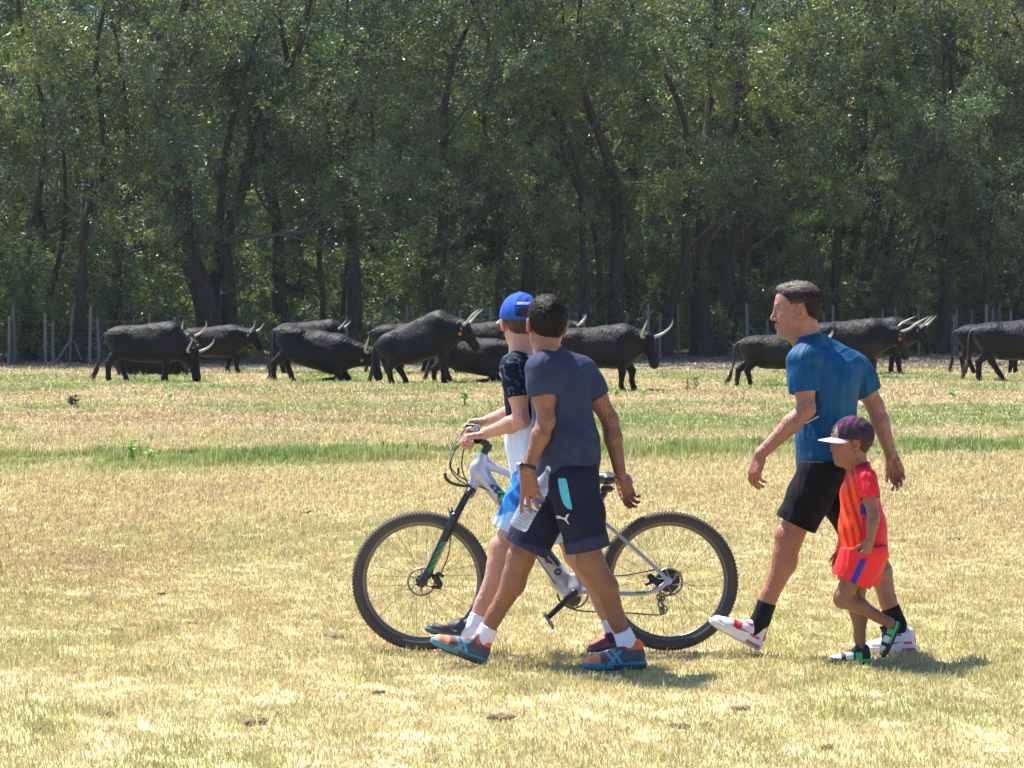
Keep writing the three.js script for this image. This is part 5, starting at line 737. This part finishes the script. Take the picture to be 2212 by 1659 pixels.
  P('brake_caliper', meshField(union([cone(B(940, 1246, -0.045), B(950, 1262, -0.045), 0.018, 0.016, 0.01), cone(B(946, 1238, -0.05), B(956, 1244, -0.05), 0.009, 0.009, 0.008), cone(B(934, 1268, -0.055), B(950, 1270, -0.055), 0.008, 0.008, 0.008)]), 0.004), black, fork);
  // cockpit
  P('stem', merge([rod(B(1043, 987), B(1051, 966), 0.019, 0.0185, 18), rod(B(1051, 972), B(1056, 958), 0.021, 0.02, 18), rod(B(1054, 962), B(1033, 946), 0.018, 0.019, 14), rod(B(1033, 946, -0.03), B(1033, 946, 0.03), 0.023, 0.023, 16)]), black);
  P('handlebar', pipe([B(1031, 951, -0.34), B(1033, 950, -0.16), B(1033, 946, -0.04), B(1033, 944, 0.04), B(1032, 930, 0.16), B(1027, 917, 0.34)], 0.012, 40, 10), black);
  for (const s of [-1, 1]) { const a = s < 0 ? B(1031, 951, -0.345) : B(1027, 917, 0.345), b = s < 0 ? B(1032, 950, -0.215) : B(1030, 923, 0.215); P('grip', merge([rod(a, b, 0.0165, 0.0165, 16), rod(a, lerp3(a, b, 0.06), 0.019, 0.019, 16), rod(lerp3(a, b, 0.94), b, 0.019, 0.019, 16)]), gripM);
    const c = lerp3(a, b, 1.2), lv = [c, add(c, [-0.045, -0.004, 0]), add(c, [-0.075, -0.03, s * -0.03]), add(c, [-0.1, -0.065, s * 0.05].map((v, i) => i === 2 ? s * 0.06 * (s < 0 ? 1 : 1) : v))]; const br = P('brake_lever', merge([pipe(lv, u => 0.0075 - 0.003 * u, 14, 7), rod(add(c, [0, 0, -0.012]), add(c, [0, 0, 0.012]), 0.019, 0.019, 12)]), steel); P('reservoir', rod(add(c, [-0.008, 0.01, 0]), add(c, [-0.05, 0.012, s * -0.02]), 0.011, 0.009, 10), black, br); }
  P('display', (() => { const g = new THREE.BoxGeometry(0.06, 0.018, 0.05); g.rotateZ(0.5); g.translate(...B(1024, 938, 0.05)); return g; })(), black);
  for (const pts of [[[1008, 948, -0.2], [988, 966, -0.15], [975, 992, -0.08], [974, 1014, -0.03], [990, 1036, -0.03], [1014, 1050, -0.035]], [[1006, 925, 0.2], [984, 952, 0.15], [972, 984, 0.08], [974, 1010, 0.02], [1000, 1034, 0.03], [1034, 1040, 0.036]], [[1010, 944, -0.1], [1000, 980, -0.05], [998, 1010, -0.04], [1008, 1040, -0.04], [1024, 1060, -0.04]], [[1018, 1062, -0.075], [1000, 1100, -0.085], [976, 1150, -0.085], [968, 1200, -0.08], [952, 1240, -0.06]], [[1034, 1050, -0.036], [1060, 1062, -0.03], [1100, 1120, -0.04], [1150, 1190, -0.052], [1200, 1262, -0.058]]]) P('cable', pipe(pts.map(p => B(...p)), 0.0033, 30, 6), black);
  P('front_light_bracket', pipe([B(961, 1022), B(964, 1034), B(975, 1043), B(992, 1048), B(1014, 1051)], u => 0.0085 - 0.0015 * u, 20, 8), black, t, 'short black curved stub in front of the head tube');
  for (const [x, y] of [[973, 1006], [990, 1018]]) P('cable_clip', rod(B(x, y - 7, -0.03), B(x, y + 7, -0.03), 0.006, 0.006, 8), black);
  // saddle
  P('saddle', meshField(union([cone(B(1252, 1034), B(1310, 1033), 0.02, 0.026, 0.02, lat, 1.1), cone(B(1310, 1033), B(1352, 1034), 0.026, 0.024, 0.03, lat, 2.6), cone(B(1352, 1034), B(1362, 1042), 0.018, 0.014, 0.02, lat, 3.6)]), 0.006, () => [0.014, 0.014, 0.015]), std(0xffffff, 0.38, { vertexColors: true }));
  P('seat_post', rod(B(1291, 1094), B(1311, 1052), 0.0155, 0.0155, 16), black); P('seat_clamp', merge([rod(B(1290, 1098), B(1293, 1086), 0.023, 0.023, 16), rod(B(1296, 1060, -0.03), B(1328, 1056, -0.03), 0.004, 0.004, 6), rod(B(1296, 1060, 0.03), B(1328, 1056, 0.03), 0.004, 0.004, 6), rod(B(1304, 1056, -0.025), B(1318, 1056, 0.025), 0.018, 0.018, 10)]), black);
  P('rear_reflector', (() => { const g = new THREE.BoxGeometry(0.018, 0.02, 0.035); g.rotateZ(-0.4); g.translate(...B(1300, 1078)); return g; })(), std(sr('#b8444c'), 0.3));
  // drive train
  P('motor_cover', meshField(union([cone(B(1236, 1292, -0.03), B(1236, 1292, 0.05), 0.045, 0.045, 0.01)]), 0.006), std(sr('#4c4540'), 0.6));
  for (const s of [-1, 1]) { const a = B(1240, 1281, s * 0.075), b = s < 0 ? B(1185, 1333, -0.092) : B(1295, 1229, 0.092); const cr = P('crank', meshField(union([cone(a, b, 0.0175, 0.0135, 0.01), cone(add(a, [0, 0, -s * 0.0]), add(a, [0, 0, s * 0.03]), 0.02, 0.018, 0.01)]), 0.005), black);
    const g = []; const pc = add(b, [0, -0.012, -s * 0.055]); for (const o of [-0.034, 0.034]) g.push(rod(add(pc, [o * 0.55, -o * 0.9, -0.045]), add(pc, [o * 0.55, -o * 0.9, 0.045]), 0.008, 0.008, 6)); for (const z of [-0.045, 0, 0.045]) g.push(rod(add(pc, [-0.02, 0.032, z]), add(pc, [0.02, -0.032, z]), 0.007, 0.007, 6)); g.push(rod(add(pc, [0, 0, -0.055]), add(pc, [0, 0, 0.055]), 0.008, 0.008, 8)); P('pedal', merge(g), alloy, cr); }
  const ringG = [new THREE.TorusGeometry(0.075, 0.004, 6, 48)]; ringG[0].translate(...B(1238, 1281, 0.055)); for (let i = 0; i < 5; i++) { const a = i * 1.2566, c = B(1238, 1281, 0.055); ringG.push(rod(c, add(c, [Math.cos(a) * 0.072, Math.sin(a) * 0.072, 0]), 0.007, 0.006, 6)); } P('chainring', merge(ringG), std(sr('#6d6258'), 0.45, { metalness: 0.6 }));
  P('chain', pipe([B(1238, 1246, 0.055), B(1340, 1243, 0.052), B(1444, 1231, 0.05), B(1466, 1250, 0.05), B(1446, 1284, 0.052), B(1428, 1290, 0.055), B(1422, 1306, 0.055), B(1433, 1325, 0.055), B(1360, 1324, 0.055), B(1300, 1322, 0.055), B(1238, 1316, 0.055), B(1208, 1296, 0.055), B(1206, 1268, 0.055)], 0.0045, 90, 5, true), std(sr('#6a5a49'), 0.6, { metalness: 0.5 }));
  const jock = []; for (const [x, y] of [[1428, 1290], [1433, 1317]]) { const tr = new THREE.TorusGeometry(0.02, 0.0045, 6, 20); tr.translate(...B(x, y, 0.055)); jock.push(tr); for (let i = 0; i < 5; i++) { const c = B(x, y, 0.055), a = i * 1.2566; jock.push(rod(c, add(c, [Math.cos(a) * 0.019, Math.sin(a) * 0.019, 0]), 0.0035, 0.003, 5)); } } jock.push(rod(B(1426, 1284, 0.066), B(1434, 1322, 0.066), 0.01, 0.009, 6)); P('rear_derailleur', merge(jock), std(sr('#8b8272'), 0.5, { metalness: 0.4 }));
  P('rear_brake', meshField(union([cone(B(1405, 1246, -0.05), B(1424, 1262, -0.05), 0.017, 0.014, 0.01), cone(B(1396, 1262, -0.05), B(1416, 1254, -0.05), 0.009, 0.009, 0.008)]), 0.004), black);
}
// ---------------------------------------------------------------- the water bottle
{
  const a = W(1118, 1141, 13.165), b = W(1188, 1010, 13.165), ax = nrm(sub(b, a)), root = [a[0], 0, a[2]];
  const t = thing('water_bottle', "large clear plastic water bottle with blue label in the man's left hand", 'bottle', root);
  const prof = []; const R = 0.046; for (let i = 0; i <= 70; i++) { const h = i / 70 * 0.315; let r = R; if (h < 0.012) r = R * (0.82 + 0.18 * Math.sqrt(h / 0.012)); else if (h < 0.205) { const rib = (h > 0.1 && h < 0.175) ? 0 : 0.0022 * Math.sin(h * 420); r = R + rib; } else if (h < 0.285) r = mix(R, 0.015, sstep(0.205, 0.29, h)); else r = 0.014; prof.push([r, h]); }
  const turn = g => { g.applyQuaternion(new THREE.Quaternion().setFromUnitVectors(new V3(0, 1, 0), new V3(...ax))); g.translate(...sub(a, root)); return g; };
  const V2 = l => l.map(v => new THREE.Vector2(...v));
  part('shell', turn(new THREE.LatheGeometry(V2([[0, 0], ...prof]), 40)), phys(0xf4f8ff, 0.12, { transmission: 0.84, thickness: 0, ior: 1.5, clearcoat: 1, clearcoatRoughness: 0.05, side: THREE.DoubleSide }), t);
  const c2 = document.createElement('canvas'); c2.width = 512; c2.height = 160; const g2 = c2.getContext('2d'); g2.fillStyle = '#dfe6f4'; g2.fillRect(0, 0, 512, 160); g2.fillStyle = '#2a62c4'; g2.beginPath(); g2.moveTo(0, 0); g2.lineTo(512, 0); g2.lineTo(512, 40); g2.bezierCurveTo(340, 110, 180, 10, 0, 80); g2.fill(); g2.fillStyle = '#e2e3a8'; g2.beginPath(); g2.ellipse(330, 78, 40, 18, 0, 0, 7); g2.fill(); g2.fillStyle = '#3fa066'; g2.fillRect(120, 20, 60, 12); g2.fillStyle = '#3a55b0'; g2.fillRect(0, 140, 512, 20);
  const tx = new THREE.CanvasTexture(c2); tx.colorSpace = THREE.SRGBColorSpace;
  part('label', turn(new THREE.LatheGeometry(V2([[R + 0.0012, 0.108], [R + 0.0012, 0.172]]), 40)), std(0xffffff, 0.4, { map: tx, side: THREE.DoubleSide }), t, 'blue and white paper label');
  part('cap', turn((() => { const g = new THREE.CylinderGeometry(0.0165, 0.0165, 0.02, 20); g.translate(0, 0.318, 0); return g; })()), std(sr('#dfe3ea'), 0.5), t);
}
// ---------------------------------------------------------------- small things in the grass
{
  const R = rngOf(61), cm = [std([0.14, 0.09, 0.052], 0.95), std([0.18, 0.12, 0.07], 0.95), std([0.11, 0.075, 0.048], 0.95)], geos = [0, 1, 2, 3].map(i => { const r = rngOf(300 + i), P = []; for (let k = 0; k < 5; k++) P.push(ell([(r() - 0.5) * 0.11, 0.008 + r() * 0.012, (r() - 0.5) * 0.07], [0.025 + r() * 0.025, 0.014 + r() * 0.016, 0.02 + r() * 0.02], 0.012)); const S = union(P); return meshField({ ...S, f: (x, y, z) => S.f(x, y, z) + 0.008 * (vnoise(x * 60, y * 60, z * 60) - 0.5) }, 0.005); });
  const clods = [[1080, 1558, 1.15, 'before the forward shoe of the man in navy'], [547, 1571, 1.2, 'near the lower edge, left of centre'], [1464, 1575, 0.9, 'left one of a near pair below the rear wheel'], [1521, 1569, 0.9, 'right one of a near pair below the rear wheel'], [1601, 1533, 0.8, 'below the white shoe of the man in blue'], [820, 1505, 0.7, 'below the front wheel of the bicycle'], [236, 1551, 0.7, 'in the lower left corner, right one of two'], [89, 1578, 0.8, 'nearest the lower left corner'], [253, 1362, 0.75, 'left of the front wheel by three wheel widths'], [415, 1343, 0.6, 'small, between two clods left of the front wheel'], [721, 1373, 1.3, 'flat, close to the left of the front tyre'], [349, 1284, 0.7, 'small, level with the front hub far left'], [612, 1208, 0.7, 'left one of a pair level with the wheel top'], [646, 1212, 0.6, 'right one of a pair level with the wheel top'], [682, 1325, 0.6, 'just left of the front tyre, small'], [1986, 1104, 0.8, 'right of the child at shoulder height'], [1956, 1175, 1.0, 'right of the child at hip height'], [2059, 1170, 0.9, 'right of the child, the farther of two at hip height'], [1789, 1623, 0.6, 'near the lower edge below the child'], [249, 1036, 0.8, 'just below the green strip at left'], [533, 900, 1.0, 'in the brown band below the shaggy bull'], [593, 928, 0.9, 'in the dry band above the green strip']];
  clods.forEach(([x, y, s, where], i) => { const d = depthOf(y), p = W(x, y, d), g = geos[i % 4], m = part(numbered('dung_clod'), g, cm[i % 3], scene); m.position.set(p[0], lump(p[0], p[2]) + 0.006, p[2]); m.rotation.y = R() * 6.3; m.scale.set(s * 0.62, s * 0.55, s * 0.62); m.userData = { label: `dry dark dung clod ${where}`, category: 'dung', group: 'dung clods lying in the field' }; });
  const wm = [phys(sr('#93ad55'), 0.85, { transmission: 0.4, thickness: 0, side: THREE.DoubleSide, clearcoat: 0.3 }), phys(sr('#3f5a33'), 0.85, { transmission: 0.25, thickness: 0, side: THREE.DoubleSide })], stemM = std(sr('#6c7a3c'), 0.9);
  const leafG = (o, dir, l, w) => { const s = nrm(cross(dir, [0.1, 1, 0.2])), a = o, m = add(add(o, dir, l * 0.45), [0, l * 0.12, 0]), tip = add(o, dir, l), g = new THREE.BufferGeometry(); g.setAttribute('position', new THREE.Float32BufferAttribute([...a, ...add(m, s, w / 2), ...tip, ...a, ...tip, ...add(m, s, -w / 2)], 3)); g.computeVertexNormals(); g.setAttribute('uv', new THREE.Float32BufferAttribute(new Float32Array(12), 2)); return g; };
  const weeds = [[284, 1000, 0.23, 0.075, 0, 'bright broad-leaved weed standing above the green strip at left', 9], [325, 1004, 0.13, 0.07, 0, 'low bright weed beside the broad-leaved one', 8], [158, 884, 0.2, 0.09, 1, 'dark green leafy weed below the leftmost bull', 11], [368, 872, 0.16, 0.08, 0, 'small pale weed below the leftmost bull', 7], [1002, 882, 0.24, 0.11, 0, 'pale green leafy weed left of the forearm of the boy', 12], [1484, 852, 0.3, 0.05, 1, 'left dark thistle below the walking bull', 10], [1503, 850, 0.34, 0.05, 1, 'right dark thistle below the walking bull', 11], [1332, 861, 0.14, 0.1, 0, 'low pale weed under the walking bull', 9], [1388, 860, 0.12, 0.1, 0, 'low pale weed right of the forefoot of the walking bull', 8], [1600, 872, 0.3, 0.04, 0, 'thin yellowish weed below the small bull', 8], [2060, 866, 0.14, 0.1, 0, 'low pale weed right of the man in blue', 8], [1988, 1180, 0.0, 0, 0, '', 0]];
  for (const [x, y, h, w, kind, label, n] of weeds) { if (!n) continue; const p = W(x, y, depthOf(y)), t = thing('field_weed', label, 'weed', [p[0], 0, p[2]], 'weeds growing in the field'), sg = [], lg = []; for (let i = 0; i < Math.ceil(n / 3); i++) { const a = R() * 6.3, r = 0.35 * h * R(); const top = [Math.cos(a) * r, h * (0.75 + 0.3 * R()), Math.sin(a) * r]; sg.push(rod([Math.cos(a) * 0.02, -0.02, Math.sin(a) * 0.02], top, 0.005, 0.003, 5)); for (let k = 0; k < (kind ? 9 : 6); k++) { const u = kind ? 0.2 + 0.8 * R() : 0.55 + 0.45 * R(), b = R() * 6.3; lg.push(leafG(top.map((v, q) => q === 1 ? v * u : v * u), nrm([Math.cos(b), 0.25 + 0.5 * R(), Math.sin(b)]), w * (0.7 + 0.6 * R()) + 0.02, w * 0.62)); } } part('stems', merge(sg), stemM, t); part('leaves', merge(lg), wm[kind], t); }
  const st = (name, label, x0, y0, x1, y1, r, c) => { const d = depthOf(Math.max(y0, y1)), a = W(x0, y0, d), b = W(x1, y1, d - 0.05), o = [a[0], 0, a[2]], g = shift(pipe([a, add(lerp3(a, b, 0.5), [0, 0.004, 0]), b].map(v => [v[0], Math.max(0.012, v[1]), v[2]]), r, 8, 6), o), m = part(numbered(name), g, std(c, 0.9), scene); m.position.set(...o); m.userData = { label, category: 'stick' }; };
  st('dry_stick', 'short white stick leaning in the grass below the green strip at left', 388, 1020, 399, 1031, 0.007, sr('#d9d4c4')); st('dry_stick', 'dark stick lying in the grass left of the handlebars', 648, 1112, 674, 1104, 0.008, sr('#4b443a'));
}
let triangles = 0; scene.traverse(o => { if (o.isMesh && !o.isInstancedMesh) triangles += (o.geometry.index ? o.geometry.index.count : o.geometry.attributes.position.count) / 3; }); console.log('triangles', triangles);
renderer.render(scene, camera);
